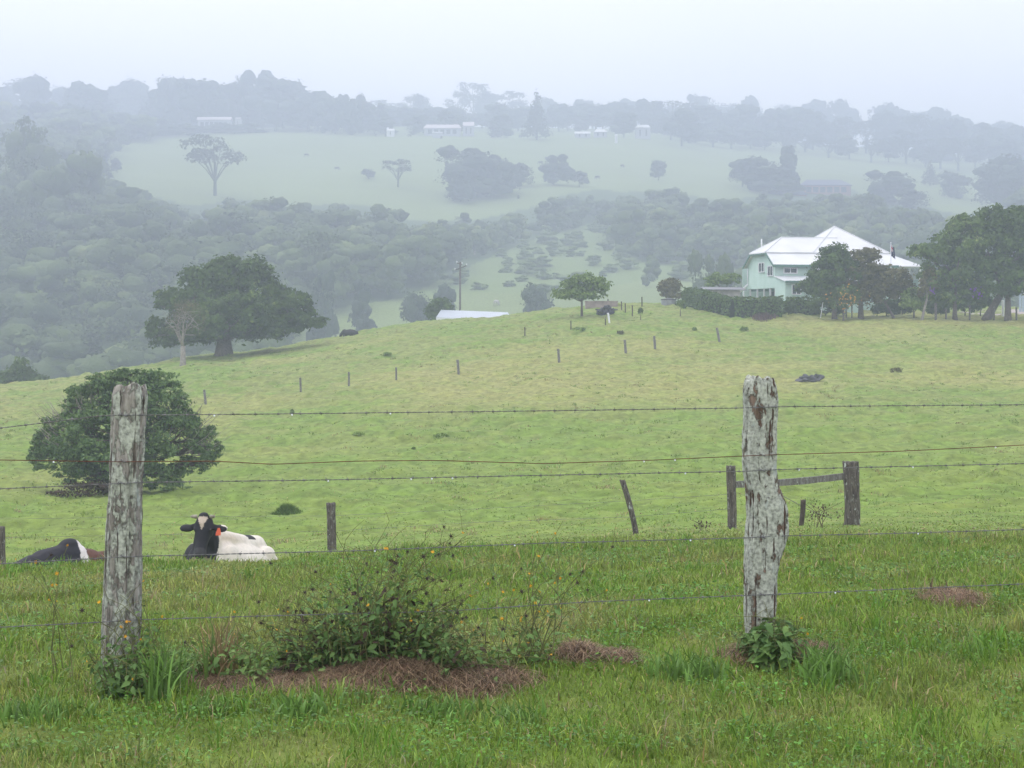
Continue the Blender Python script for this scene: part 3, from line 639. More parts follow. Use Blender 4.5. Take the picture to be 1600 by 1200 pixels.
for i in range(m + 1):
    p = a.lerp(b, i / m); sag = 0.03 * math.sin(math.pi * i / m); ww = 0.06 + 0.008 * mnoise.noise(Vector((i * 0.3, 2, 0)))
    ring.append([(0 + p.x, p.y - 0.035, p.z + ww - sag), (p.x, p.y + 0.045, p.z + ww - sag), (p.x, p.y + 0.045, p.z - ww - sag), (p.x, p.y - 0.035, p.z - ww - sag)])
base = len(mb.v)
for q in ring: mb.v += q
for i in range(m):
    for k in range(4): mb.f.append((i * 4 + k, i * 4 + (k + 1) % 4, i * 4 + 4 + (k + 1) % 4, i * 4 + 4 + k)); mb.m.append(0)
mb.f += [(3, 2, 1, 0), (m * 4, m * 4 + 1, m * 4 + 2, m * 4 + 3)]; mb.m += [0, 0]
tag(mb.build('fence_rail', MRAIL), 'silvery weathered rail running from the crooked post to the thick end post', 'rail')
def sag_wire(name, label, pts, r=0.0025, mat='wire'):
    mb = MB(); mb.tube([(W(px, d), d, (HOR - py) / FPX * d) for px, py, d in pts], r, 4); return tag(mb.build(name, M[mat]), label, 'fence wire')
sag_wire('stay_wire', 'loose stay wire slanting down to the foot of the thick end post', [(1222, 774, 31), (1260, 795, 31), (1300, 810, 31)], 0.006)
sag_wire('plain_wire', 'upper thin wire of the second fence in the middle of the field', [(-60, 812, 31), (3, 811, 31), (220, 808, 33), (517, 806, 35), (750, 795, 33.5), (976, 783, 32), (1143, 772, 30)], 0.0028)
sag_wire('plain_wire', 'lower thin wire of the second fence, just above the brow', [(-60, 842, 31), (3, 840, 31), (220, 836, 33), (517, 830, 35), (750, 816, 33.5), (980, 808, 32), (1143, 795, 30)], 0.0028)
MDIRT = mat_plain('brown_thatch', (0.16, 0.11, 0.07), var=0.5, scale=20, bump=0.6)
# ------------------------------------------------------------------ posts marching over the hillside
G3 = 'small posts of the fence line crossing the hillside'
hp = [(469, 590, 470, 613, 4, 'faint thin post, leftmost but one of the hillside fence line'), (545, 581, 545, 603, 4, 'thin post on the hillside, between the faint one and the forked pair'), (619, 574, 619, 594, 4, 'thin hillside post standing third from the left in the line'),
      (715, 562, 717, 585, 5, 'dark post with a tuft at its foot in the middle of the hillside'), (872, 545, 874, 566, 5, 'weathered post on the hillside below the small fruit tree'), (976, 531, 978, 552, 5, 'hillside post left of its near neighbour below the white marker'),
      (1022, 525, 1024, 545, 5, 'hillside post right of its near neighbour below the white marker'), (1120, 512, 1125, 533, 5, 'leaning post near the dark tuft below the hedge'), (319, 609, 322, 631, 5, 'thin post seen just right of the big near bush')]
for i, (x0, y0, x1, y1, wp, lb) in enumerate(hp):
    gx, gy, gz = on_ground(x1, y1, 60, 175)
    round_post('fence_post', lb, 'fence post', x0, y0, x1, gy, wp * .8, MRAIL, 10.0 + i, G3, sink=0.3, n=8)
GP = 'dark pickets of the garden fence below the fruit tree'
for i, (px, y0, y1, lb) in enumerate([(820, 511, 525, 'dark picket furthest left, on open grass'), (892, 501, 515, 'dark picket below the fruit tree trunk'), (950, 467, 480, 'tall dark picket behind the tree stump'), (971, 471, 484, 'dark picket right of the stump'), (977, 474, 488, 'rusty picket between two dark ones'), (988, 477, 494, 'dark picket on the bank, fourth from the stump'), (1003, 464, 478, 'tall dark picket in front of the valley'), (946, 498, 508, 'short dark picket beside the white marker')]):
    gx, gy, gz = on_ground(px, y1, 100, 186)
    round_post('picket', lb, 'picket', px, y0, px, gy, 1.9, MPD, 30.0 + i, GP, n=6)
gx, gy, gz = on_ground(952, 505, 100, 186); round_post('marker_post', 'white marker post leaning slightly beside the stump', 'marker post', 950, 489, 953, gy, 3.2, M['white'], 40.0, n=10)
# ------------------------------------------------------------------ power pole
d = 232.0; x = W(718, d); z0 = H(x, d); mt = MB(); zt = (HOR - 409) / FPX * d
root = thing('power_pole', 'tall thin timber power pole with slanting crossarms behind the hill shed', 'power pole', (x, d, z0))
mt.tube([(0, 0, -0.5), (0.1, 0, zt - z0)], [0.19, 0.13], 10); mt.build('pole', MPO, root, True)
for k, (ax, ay, bx, by) in enumerate([(711, 422, 729, 415), (714, 411, 722, 413)]):
    mt = MB(); s = d / FPX; mt.tube([(W(ax, d) - x, -0.2, (HOR - ay) * s - z0), (W(bx, d) - x, -0.2, (HOR - by) * s - z0)], 0.075, 6); c = mt.build('crossarm', MPO, root)
    for px_, py_ in ((ax, ay), (bx, by)):
        q = MB(); q.tube([(W(px_, d) - x, -0.2, (HOR - py_) * s - z0), (W(px_, d) - x, -0.2, (HOR - py_) * s - z0 + 0.28)], [0.05, 0.09], 8); q.build('insulator', M['white'], c, True)
# ------------------------------------------------------------------ tin shed behind the crest
d = 196.0; s = d / FPX; x0, x1 = W(687, d), W(800, d); zt = (HOR - 484) * s; zf = (HOR - 496) * s; gb = H(W(720, d), d) - 0.5
MTIN = mat_plain('tin_roof_pale', (0.50, 0.54, 0.60), rough=0.45, spec=0.5, var=0.06, scale=1.0)
MSHED = mat_plain('shed_boards', (0.12, 0.10, 0.09), var=0.3, scale=2)
root = thing('farm_shed', 'long low tin roofed farm shed half hidden behind the hill crest', 'shed', (x0, d, gb))
zf -= gb; zt -= gb; ln = x1 - x0
mt = MB(); mt.slab([(-0.3, -2.6, zf), (ln, -2.0, zf - 0.25), (ln - 0.5, 2.6, zt - 0.30), (0.1, 2.6, zt)], 0.12); mt.build('roof', MTIN, root)
mt = MB()
for k in range(40):
    t = k / 39; mt.tube([(-0.3 + ln * t + 0.02, -2.6 + 0.6 * t, zf - 0.25 * t + 0.02), (0.1 + (ln - 0.6) * t, 2.6, zt - 0.3 * t + 0.02)], 0.03, 4)
mt.build('roof_rib', MTIN, root)['kind'] = 'stuff'
mt = MB(); mt.box(0.6, ln - 0.4, -1.6, 2.3, 0, zf - 0.42); mt.build('wall', MSHED, root)
for k in range(5):
    mt = MB(); mt.box(0.02 + k * 2, 0.18 + k * 2, -2.2, -2.04, 0, zf - 0.13); mt.build('roof_post', MPO, root)
mt = MB(); mt.box(-0.3, ln, -2.72, -2.62, zf - 0.36, zf - 0.04); mt.build('gutter', M['white'], root)
# ------------------------------------------------------------------ garden odds and ends left of the house
gx, gy, gz = on_ground(942, 484, 120, 186)
MCON = mat_plain('stained_concrete', (0.30, 0.24, 0.22), var=0.35, scale=1.5, bump=0.3)
s = gy / FPX; ww = (966 - 915) * s; root = thing('concrete_trough', 'long low pinkish concrete trough behind the fruit tree', 'trough', (W(915, gy + 3), gy + 3, gz))
mt = MB(); hh = 11 * s + 0.1; mt.box(0, ww, 0, 1.5, -0.4, hh); mt.build('tank', MCON, root); mt = MB(); mt.box(-0.05, ww + 0.05, -0.05, 1.55, hh + 0.003, hh + 0.1); mt.build('lid', MCON, root)
gx, gy, gz = on_ground(946, 492, 120, 186); mt = MB(); s = gy / FPX
for k, (ax, az, r) in enumerate([(-0.4, 0.25, 0.35), (0.1, 0.45, 0.45), (0.55, 0.35, 0.3)]): mt.blob((ax, 0, az), (r * 1.1, r, r * .9), 3, 0.8, k)
for k in range(6): mt.tube([(0.1, 0, 0.4), (0.1 + math.cos(k * 1.1) * 1.1, math.sin(k) * 0.8, 0.5 + 0.25 * math.sin(k * 2.1))], [0.2, 0.05], 7)
tag(mt.build('uprooted_stump', mat_plain('dark_stump', (0.05, 0.05, 0.055), var=0.5, scale=4, bump=0.6), None, False, (gx, gy, gz)), 'dark uprooted tree stump lying beside the white marker post', 'stump')
gx, gy, gz = on_ground(1052, 478, 120, 188); s = gy / FPX
root = thing('water_tank', 'low grey concrete water tank under the small round tree', 'water tank', (gx - 0.2, gy + 3, gz - 0.3))
mt = MB(); mt.tube([(0, 0, 0), (0, 0, 14 * s)], 12 * s, 28); mt.build('tank_wall', mat_plain('concrete_grey', (0.26, 0.27, 0.28), var=0.25, scale=2), root)
mt = MB(); mt.tube([(0, 0, 14 * s + .01), (0, 0, 14 * s + 0.09), (0, 0, 14 * s + .2)], [12.4 * s, 12.4 * s, 3 * s], 28); mt.build('tank_cover', mat_plain('dark_cover', (0.08, 0.08, 0.09), var=0.2), root)
# rock and small humps in the paddock
gx, gy, gz = on_ground(1267, 596, 60, 170); mt = MB(); s = gy / FPX
mt.blob((-0.25, 0, 0.08), (0.55, 0.4, 0.3), 4, 0.9, 5); mt.blob((0.35, 0.1, 0.1), (0.35, 0.3, 0.32), 4, 0.9, 9)
tag(mt.build('boulder', mat_plain('basalt', (0.10, 0.10, 0.11), var=0.4, scale=3, bump=0.7), None, False, (gx, gy, gz)), 'dark grey boulder sticking out of the paddock above the crooked post', 'rock')
def clump(name, label, cat, px, py, wpx, hpx, n, leaf, mat, seed, d0=30, d1=186, group=None, part='leaf_mass'):
    gx, gy, gz = on_ground(px, py, d0, d1); s = gy / FPX; rs = np.random.default_rng(seed)
    P, N = clump_points([(0, 0, hpx * s * 0.35, wpx * s / 2, wpx * s / 2 * 0.8, hpx * s * 0.65)], n, rs, 0.35); V, F = leaf_quads(P, N, leaf * s, rs)
    return tag(link(name, mesh_np(name, V, F, mat), None, (gx, gy, gz)), label, cat, group)
def tussock(name, label, px, py, wpx, hpx, n, seed, d0=30, d1=186, col=(0.12, 0.20, 0.035), group=None):
    gx, gy, gz = on_ground(px, py, d0, d1); s = gy / FPX; rs = np.random.default_rng(seed); r = wpx * s / 2
    x = gx + rs.normal(0, r * 0.42, n); y = gy + rs.normal(0, r * 0.42, n)
    q = np.exp(-((x - gx) ** 2 + (y - gy) ** 2) / (r * .75) ** 2)
    v, f, c = blades(x, y, hpx * s * (0.25 + q) * rs.uniform(0.6, 1.1, n), 1.3 * s * np.ones(n), rs.uniform(0.1, 0.9, n), colvar(np.array([col] * n, float), rs), seed)
    v = v - np.array([gx, gy, gz]); return tag(link(name, mesh_np(name, v, f, M['grass'], False, c), None, (gx, gy, gz)), label, 'grass tuft', group)
tussock('grass_tussock', 'rounded bright green grass tussock right of the white cow', 447, 800, 46, 14, 1600, 3, 30, 120)
GT = 'dark weed tufts dotted over the hillside'
for i, (px, py, ww_, hh_, lb) in enumerate([(905, 518, 26, 9, 'blue green weed clump below the fruit tree'), (1162, 517, 18, 9, 'dark weed clump below the hedge corner'), (1085, 516, 8, 6, 'tiny weed tuft left of the leaning hillside post'), (969, 522, 14, 7, 'brownish weed tuft under the bare earth patch'), (604, 556, 20, 7, 'weed tuft on the upper left of the hillside'), (457, 646, 8, 8, 'small dark weed right beside the top wire on the left'), (646, 702, 7, 5, 'dark little weed in the middle of the slope'), (1400, 582, 26, 10, 'dry reddish weed tuft on the right of the slope'), (560, 681, 24, 7, 'low green weed patch left of the slope middle'), (690, 684, 34, 9, 'low green weed patch right of the slope middle'), (1290, 880, 40, 10, 'brown weedy tuft on the brow beyond the crooked post')]):
    clump('weed_tuft', lb, 'weed', px, py, ww_ * .8, hh_ * .7, 220, 1.3, M['lime'] if i not in (3, 7, 10) else M['olive'], 60 + i, 9 if i == 10 else 40, 186, GT)
clump('brush_heap', 'heap of dry brown sticks lying under the big near bush', 'brush heap', 132, 776, 110, 22, 1500, 2.2, M['weed_dead'], 81, 45, 100)
clump('brush_heap', 'dark low brushwood at the right foot of the big near bush', 'brush heap', 262, 764, 70, 12, 900, 2.2, M['bush'], 82, 45, 100)
def wisps(name, label, px, py, n, hpx, seed, d0, d1, spread=10):
    gx, gy, gz = on_ground(px, py, d0, d1); s = gy / FPX; rs = np.random.default_rng(seed); mb = MB()
    for k in range(n):
        x = rs.normal(0, spread * s * .5); hh = hpx * s * rs.uniform(0.5, 1); mb.tube([(x, rs.normal(0, .1), 0), (x + rs.normal(0, .08), 0, hh * .6), (x + rs.normal(0, .18), rs.normal(0, .1), hh)], [0.006, 0.005, 0.003], 4)
        for j in range(4):
            t = rs.uniform(.4, 1); mb.blob((x + rs.normal(0, .06), rs.normal(0, .05), hh * t), (0.014, 0.01, 0.02), 1)
    return tag(mb.build(name, M['twig'], None, False, (gx, gy, gz)), label, 'weed')
wisps('dry_weed', 'dry brown weed stalks standing between the leaning stake and the end post', 1285, 825, 9, 42, 5, 24, 40, 34)
wisps('dry_weed', 'thin dry weed stalks left of the upright dark grey post', 1098, 832, 5, 26, 6, 24, 40, 8)

# ------------------------------------------------------------------ weeds at the fence
def leaf_mesh_pts(L, wd, curl, fold):
    """one pointed leaf along +X, returns verts and faces"""
    st = [(0, 0), (0.18, 0.62), (0.42, 1.0), (0.7, 0.72), (1.0, 0.0)]; V = []; F = []
    for i, (t, w_) in enumerate(st):
        z = -curl * t * t * L; V += [(t * L, -w_ * wd / 2, z + fold * w_ * wd / 2), (t * L, 0, z), (t * L, w_ * wd / 2, z + fold * w_ * wd / 2)]
    for i in range(len(st) - 1):
        a = i * 3; F += [(a, a + 3, a + 4, a + 1), (a + 1, a + 4, a + 5, a + 2)]
    return np.array(V), np.array(F)
LV, LF = leaf_mesh_pts(1.0, 0.5, 0.35, 0.35)
def place_leaves(items):
    """items: (pos, azimuth, pitch, roll, scale)"""
    Vs = []; Fs = []; o = 0
    for p, az, pt, rl, sc in items:
        Rm = np.array((Matrix.Rotation(az, 3, 'Z') @ Matrix.Rotation(-pt, 3, 'Y') @ Matrix.Rotation(rl, 3, 'X')))
        Vs.append((LV * sc) @ Rm.T + np.array(p)); Fs.append(LF + o); o += len(LV)
    return np.concatenate(Vs), np.concatenate(Fs)
sm = MB(); sm.blob((0, 0, 0), 0.0055, 1)
for k in range(16):
    a = k * 2.4; zz_ = 1 - 2 * (k + .5) / 16; rr_ = math.sqrt(1 - zz_ * zz_); dv = Vector((math.cos(a) * rr_, math.sin(a) * rr_, zz_)); sm.tube([dv * 0.004, dv * 0.0125], [0.0012, 0.0006], 3)
SEED = sm.mesh('seed_head', M['seed'])
fm = MB(); fm.blob((0, 0, 0), (0.004, 0.004, 0.003), 1)
for k in range(6):
    a = k * math.pi / 3; fm.poly([(math.cos(a) * .002, math.sin(a) * .002, .002), (math.cos(a - .35) * .006, math.sin(a - .35) * .006, .003), (math.cos(a) * .008, math.sin(a) * .008, .002), (math.cos(a + .35) * .006, math.sin(a + .35) * .006, .003)])
FLOW = fm.mesh('flower', M['yellow'])
def weed(name, label, px, d, stems, seed, leafL=(0.03, 0.07), nseed=20, nflow=10, dead=0.0, rstem=0.0022, leafy=1.0, leaf_top=0.75):
    """stems: (root px, tip px, tip row, count) """
    rs = np.random.default_rng(seed); s = d / FPX; ox = W(px, d); oz = H(ox, d); root = thing(name, label, 'weed', (ox, d, oz)); mb = MB(); it = []; dead_it = []; tips = []
    for (rp_, tp, tr, cnt) in stems:
        for c in range(cnt):
            y0 = rs.normal(0, 0.08); x0 = W(rp_, d) - ox + rs.normal(0, 0.035); a = Vector((x0, y0, H(ox + x0, d + y0) - oz - 0.02))
            b = Vector((W(tp, d) - ox + rs.normal(0, 0.085), y0 + rs.normal(0, 0.13), (HOR - tr) * s - oz + rs.normal(0, 0.04) - (0.05 * c / max(cnt, 1))))
            kx = rs.normal(0, 0.06); pts = []; m = 9
            for i in range(m + 1):
                t = i / m; p = a.lerp(b, t); p.x += kx * math.sin(math.pi * t) - (b.x - a.x) * 0.22 * math.sin(math.pi * t); p.z += 0.05 * math.sin(math.pi * t); p += Vector(rs.normal(0, 0.004, 3)); pts.append(p)
            mb.tube(pts, [rstem * (1.4 - 1.0 * i / m) for i in range(m + 1)], 4); tips.append(pts[-1])
            isdead = rs.uniform() < dead
            for i in range(1, m):
                t = i / m
                if t > leaf_top and rs.uniform() < 0.8: continue
                k = leafy * (1.25 - t)
                for q in range(int(k * 3 + rs.uniform())):
                    az = rs.uniform(0, 6.28); pt = rs.uniform(-0.7, 0.5); sc = rs.uniform(*leafL) * (1.2 - 0.6 * t)
                    pp = pts[i] + Vector(rs.normal(0, 0.012, 3))
                    if rs.uniform() < 0.35:   # on a petiole
                        e = pp + Vector((math.cos(az) * 0.03, math.sin(az) * 0.03, 0.01)); mb.tube([pp, e], [0.0012, 0.0008], 3); pp = e
                    (dead_it if isdead and rs.uniform() < .5 else it).append((tuple(pp), az, pt, rs.normal(0, 0.5), sc))
            for q in range(rs.integers(1, 4)):   # side twigs toward the tip
                i = rs.integers(5, m + 1); e = pts[i] + Vector((rs.normal(0, 0.06), rs.normal(0, 0.05), rs.uniform(0.03, 0.12))); mb.tube([pts[i], (pts[i] + e) / 2 + Vector((0, 0, .01)), e], [rstem * .6, rstem * .5, rstem * .35], 4); tips.append(e)
    mb.build('stem', M['stem'], root)['kind'] = 'stuff'
    V, F = place_leaves(it); link('foliage', mesh_np('foliage', V, F, M['weed']), root)
    if dead_it:
        V, F = place_leaves(dead_it); link('withered_foliage', mesh_np('withered_foliage', V, F, M['weed_dead']), root)
    rs.shuffle(tips)
    for k, p in enumerate(tips):
        if k >= nseed + nflow: break
        o = link('seed_head' if k < nseed else 'flower', SEED if k < nseed else FLOW, root); o.location = p
        o.rotation_euler = (rs.uniform(-.8, .8) + (0.9 if k >= nseed else 0), rs.uniform(-.8, .8), rs.uniform(0, 6)); sc = rs.uniform(0.8, 1.35); o.scale = (sc, sc, sc)
    return root
weed('bushy_weed', 'large bushy weed with dark seed heads growing over the brown heap', 600, 7.85,
  [(600, 655, 835, 3), (590, 560, 850, 3), (610, 710, 860, 3), (580, 520, 880, 3), (540, 470, 905, 3), (650, 745, 930, 4), (560, 460, 925, 6), (540, 440, 960, 7), (520, 490, 930, 6), (560, 545, 905, 6), (580, 590, 880, 6), (590, 640, 868, 7), (600, 690, 850, 5), (600, 720, 838, 3), (610, 680, 890, 6), (640, 705, 925, 7), (600, 575, 945, 6), (540, 500, 975, 11), (600, 640, 965, 8), (640, 700, 975, 9), (500, 450, 995, 12), (480, 462, 1015, 9), (690, 745, 975, 7), (700, 755, 1005, 7), (660, 690, 945, 5), (470, 435, 970, 6), (560, 560, 1010, 6)], 11, (0.026, 0.058), 76, 18, dead=0.25, leafy=1.1, leaf_top=0.88)
weed('tall_weed', 'tall sparse weed with branching stems, right of the bushy weed', 830, 8.0,
  [(835, 862, 838, 2), (835, 905, 850, 2), (835, 940, 905, 2), (838, 870, 880, 2), (815, 850, 960, 3), (790, 775, 915, 2), (795, 805, 935, 2), (830, 895, 880, 2), (800, 760, 960, 3), (820, 840, 1010, 4)], 12, (0.025, 0.055), 10, 22, leafy=0.42, rstem=0.0026, leaf_top=0.9)
weed('fallen_weed', 'straggling fallen weed stem with drooping leaves between the two weed clumps', 740, 7.8, [(720, 800, 1040, 4), (700, 780, 1060, 4), (690, 740, 1000, 5), (740, 815, 1010, 3), (760, 770, 1065, 4)], 13, (0.03, 0.055), 4, 2, dead=0.4, leafy=0.6)
weed('climbing_weed', 'leafy weed climbing the foot of the brown split post', 195, 7.42, [(195, 205, 930, 4), (190, 165, 960, 3), (200, 225, 985, 5), (185, 160, 1000, 5), (210, 240, 1010, 4), (195, 200, 990, 7), (180, 175, 1040, 6), (215, 225, 1045, 6)], 14, (0.025, 0.055), 3, 10, leafy=0.8)
weed('broadleaf_weed', 'low broadleaf weed at the foot of the crooked lichen post', 1205, 8.1, [(1200, 1180, 990, 5), (1205, 1235, 985, 6), (1200, 1265, 975, 3), (1200, 1140, 985, 3), (1200, 1225, 1000, 9), (1195, 1160, 1005, 5), (1210, 1245, 1005, 7)], 15, (0.05, 0.10), 2, 3, leafy=1.0)
weed('green_weed', 'dark leafy weed low down beside the left end of the brown heap', 385, 7.75, [(380, 330, 985, 3), (390, 410, 1000, 5), (420, 440, 1005, 6), (395, 380, 1015, 6), (300, 325, 1000, 4), (285, 265, 1005, 5), (330, 350, 1000, 4)], 16, (0.025, 0.055), 0, 3, leafy=1.2)
weed('flower_weed', 'little weed with orange flowers in front of the lying brown cow', 85, 8.0, [(90, 78, 850, 1), (92, 62, 868, 1), (88, 72, 868, 1), (95, 120, 930, 1)], 17, (0.02, 0.035), 1, 8, leafy=0.3)
# long grass clumps near the heap
GL = 'long grass clumps along the foot of the fence'
for i, (px, d, rpx, hpx, n, lb) in enumerate([(255, 7.3, 30, 90, 130, 'arching bright grass clump right of the split post foot'), (340, 7.75, 26, 95, 110, 'dry tan grass clump between post and heap'), (330, 7.0, 60, 30, 110, 'grass clump in front of the left end of the brown heap'), (465, 6.95, 50, 38, 80, 'broad bladed grass clump in front of the bushy weed'), (690, 7.2, 80, 32, 90, 'sprawling long grass in front of the heap\'s right end'), (1290, 7.7, 40, 62, 150, 'green grass clump right of the crooked post foot'), (1080, 7.9, 60, 45, 130, 'grass clump left of the crooked post foot'), (60, 6.9, 80, 36, 150, 'long dark grass clump in the lower left corner'), (800, 7.0, 60, 40, 120, 'short leafy grass clump below the tall weed')]):
    s = d / FPX; gx = W(px, d); gz = H(gx, d); rs = np.random.default_rng(90 + i)
    x = gx + rs.normal(0, rpx * s * .5, n); y = d + rs.normal(0, 0.08, n)
    col = np.array([(0.13, 0.24, 0.05)] * n) if i != 1 else np.where(rs.uniform(0, 1, (n, 1)) < .65, np.array([[0.30, 0.22, 0.11]]), np.array([[0.12, 0.20, 0.05]]))
    # arched ribbons with five segments
    V = []; F = []; C = []
    for k in range(n):
        L_ = hpx * s * rs.uniform(0.6, 1.25); az = rs.uniform(0, 6.28); arch = rs.uniform(0.2, 1.3); wd = rs.uniform(0.003, 0.007) * (1.5 if i == 3 else 1); z0 = H(x[k], y[k]) - gz if k % 8 == 0 else z0
        b0 = len(V); cc = col[k] * rs.uniform(0.7, 1.35)
        for j in range(6):
            t = j / 5; r_ = arch * t * t * 0.6 * L_; zz_ = z0 + L_ * (t - 0.35 * arch * t ** 3); ww_ = wd * (1 - t ** 2) + 0.0006
            cx_ = x[k] - gx + math.cos(az) * r_; cy_ = y[k] - d + math.sin(az) * r_; V += [(cx_ - ww_, cy_, zz_), (cx_ + ww_ * .8, cy_ - ww_ * .5, zz_ + ww_ * .3)]; C += [cc, cc]
            if j: F.append((b0 + 2 * j - 2, b0 + 2 * j - 1, b0 + 2 * j + 1, b0 + 2 * j))
    tag(link('grass_clump', mesh_np('grass_clump', V, F, M['grass'], False, np.array(C)), None, (gx, d, gz)), lb, 'grass clump', GL, 'stuff')
# ------------------------------------------------------------------ cows
def remeshed(mb, voxel, smooth_it, name):
    me = mb.mesh(name, M['white']); o = bpy.data.objects.new(name, me); COL.objects.link(o)
    m = o.modifiers.new('r', 'REMESH'); m.mode = 'VOXEL'; m.voxel_size = voxel
    s = o.modifiers.new('s', 'SMOOTH'); s.iterations = smooth_it; s.factor = 0.5
    dg = bpy.context.evaluated_depsgraph_get(); dg.update(); out = bpy.data.meshes.new_from_object(o.evaluated_get(dg)); bpy.data.objects.remove(o)
    out.polygons.foreach_set('use_smooth', [True] * len(out.polygons)); return out
def paint(me, fn, mat):
    n = len(me.vertices); co = np.empty(n * 3, np.float32); me.vertices.foreach_get('co', co); co = co.reshape(-1, 3)
    c = np.ones((n, 4), np.float32); c[:, :3] = fn(co); a = me.color_attributes.new('Col', 'FLOAT_COLOR', 'POINT'); a.data.foreach_set('color', c.ravel())
    me.materials.clear(); me.materials.append(mat)
MCOAT = mat_vcol('cow_coat', rough=0.65, spec=0.25, nscale=14.0, namt=0.14)
def ell(mb, c, r, rot=None, sub=3):
    b = len(mb.v); mb.blob((0, 0, 0), r, sub); Rm = rot or Matrix.Identity(3)
    for i in range(b, len(mb.v)): mb.v[i] = tuple(Rm @ Vector(mb.v[i]) + Vector(c))
def cow_head(mb, c, Rm):
    """head local axes: +X muzzle, +Y left, +Z crown. c is the poll"""
    def P(x, y, z): return Rm @ Vector((x, y, z)) + Vector(c)
    def E(p, r): ell(mb, P(*p), r, Rm)
    E((0.06, 0, -0.02), (0.13, 0.115, 0.12)); E((0.13, 0, -0.03), (0.12, 0.105, 0.10))
    mb.tube([P(0.05, 0, -0.03), P(0.18, 0, -0.045), P(0.30, 0, -0.06), P(0.42, 0, -0.075), P(0.47, 0, -0.08)], [0.105, 0.10, 0.078, 0.074, 0.06], 14)
    E((0.44, 0, -0.085), (0.075, 0.082, 0.062)); E((0.42, 0, -0.14), (0.06, 0.055, 0.035))
    mb.tube([P(0.10, 0, -0.12), P(0.25, 0, -0.13), P(0.40, 0, -0.135)], [0.075, 0.055, 0.04], 10)
    for s in (1, -1):
        E((0.14, 0.088 * s, 0.015), (0.045, 0.025, 0.03)); E((0.13, 0.075 * s, -0.085), (0.075, 0.035, 0.06))
        ell(mb, P(0.085, 0.13 * s, -0.01), (0.028, 0.05, 0.03), Rm); ell(mb, P(0.11, 0.215 * s, -0.025), (0.062, 0.10, 0.028), Rm)
    E((-0.01, 0, 0.075), (0.055, 0.07, 0.035))
def rotm(fwd, up=(0, 0, 1)):
    x = Vector(fwd).normalized(); y = Vector(up).cross(x).normalized(); z = x.cross(y); return Matrix((x, y, z)).transposed()
def lying_body(mb):
    """lying on the brisket, facing +X; ground at z=0"""
    ell(mb, (-0.05, 0, 0.38), (0.80, 0.385, 0.40)); ell(mb, (0.45, 0, 0.40), (0.45, 0.32, 0.42)); ell(mb, (-0.6, 0.02, 0.36), (0.42, 0.34, 0.38))
    mb.tube([(-0.88, 0, 0.52), (-0.6, 0, 0.72), (-0.2, 0, 0.70), (0.2, 0, 0.74), (0.5, 0, 0.76), (0.7, 0, 0.66)], [0.14, 0.15, 0.16, 0.15, 0.16, 0.18], 12)
    for s in (1, -1):
        ell(mb, (-0.55, 0.20 * s, 0.60), (0.16, 0.12, 0.13)); ell(mb, (-0.62, 0.34 * s, 0.24), (0.34, 0.16, 0.24)); ell(mb, (0.5, 0.27 * s, 0.42), (0.2, 0.12, 0.30))
        mb.tube([(-0.35, 0.46 * s, 0.22), (-0.10, 0.52 * s, 0.14), (0.15, 0.50 * s, 0.08)], [0.13, 0.09, 0.055], 10)
        mb.tube([(0.55, 0.26 * s, 0.20), (0.95, 0.25 * s, 0.13), (1.0, 0.25 * s, 0.09), (0.65, 0.22 * s, 0.06)], [0.12, 0.085, 0.07, 0.05], 10)
    mb.tube([(-0.95, 0, 0.52), (-1.03, 0.05, 0.35), (-1.02, 0.14, 0.15), (-0.95, 0.25, 0.06)], [0.055, 0.035, 0.03, 0.045], 8)
    ell(mb, (0.80, 0, 0.30), (0.20, 0.20, 0.24))
def eyes(root, c, Rm):
    em = mat_plain('cow_eye', (0.012, 0.010, 0.012), rough=0.08, spec=0.8, var=0.05)
    for s in (1, -1):
        p = Rm @ Vector((0.15, 0.100 * s, 0.016)) + Vector(c); q = MB(); q.blob(p, 0.019, 2); q.build('eye', em, root, True)
        p = Rm @ Vector((0.485, 0.036 * s, -0.06)) + Vector(c); q = MB(); q.blob(p, (0.014, 0.014, 0.012), 2); q.build('nostril', mat_plain('nostril', (0.008, 0.007, 0.007), rough=0.4), root, True)
# cow 1
D1 = 21.6; cz = H(W(372, D1), D1)
yaw = R(250); PITCH = R(-9)
c1 = thing('cow', 'black and white cow lying down and looking at the camera with an orange ear tag', 'cow', (W(357, D1), D1, 0), yaw)
c1.rotation_euler = (0, PITCH, yaw); c1.location.z = (HOR - 826) / FPX * D1 - 0.93
def RI(yaw, pitch=0.0): return (Matrix.Rotation(yaw, 3, 'Z') @ Matrix.Rotation(pitch, 3, 'Y')).transposed()
def to_local(root_loc, yaw, p, pitch=0.0): return RI(yaw, pitch) @ (Vector(p) - Vector(root_loc))
s1 = (D1 - 0.75) / FPX
poll = to_local(c1.location, yaw, (W(320, D1 - 0.75), D1 - 0.75, (HOR - 812) * s1), PITCH)
fw = RI(yaw, PITCH) @ Vector((-0.06, -0.62, -0.78)); Rh = rotm(fw, RI(yaw, PITCH) @ Vector((0, 0, 1)))
mb = MB(); lying_body(mb); pv_ = Vector(poll)
mb.tube([(0.45, 0, 0.50), (0.62, 0, 0.60), tuple(Vector((0.66, 0, 0.68)).lerp(pv_, 0.5)), tuple(pv_ + Rh @ Vector((0.03, 0, -0.06)))], [0.28, 0.22, 0.14, 0.095], 14)
mb.tube([(0.70, 0, 0.2), (0.78, 0, 0.40), tuple(Vector((0.75, 0, 0.5)).lerp(pv_, 0.35))], [0.15, 0.14, 0.10], 10)
cow_head(mb, poll, Rh)
me = remeshed(mb, 0.016, 6, 'body'); Ri = Rh.transposed()
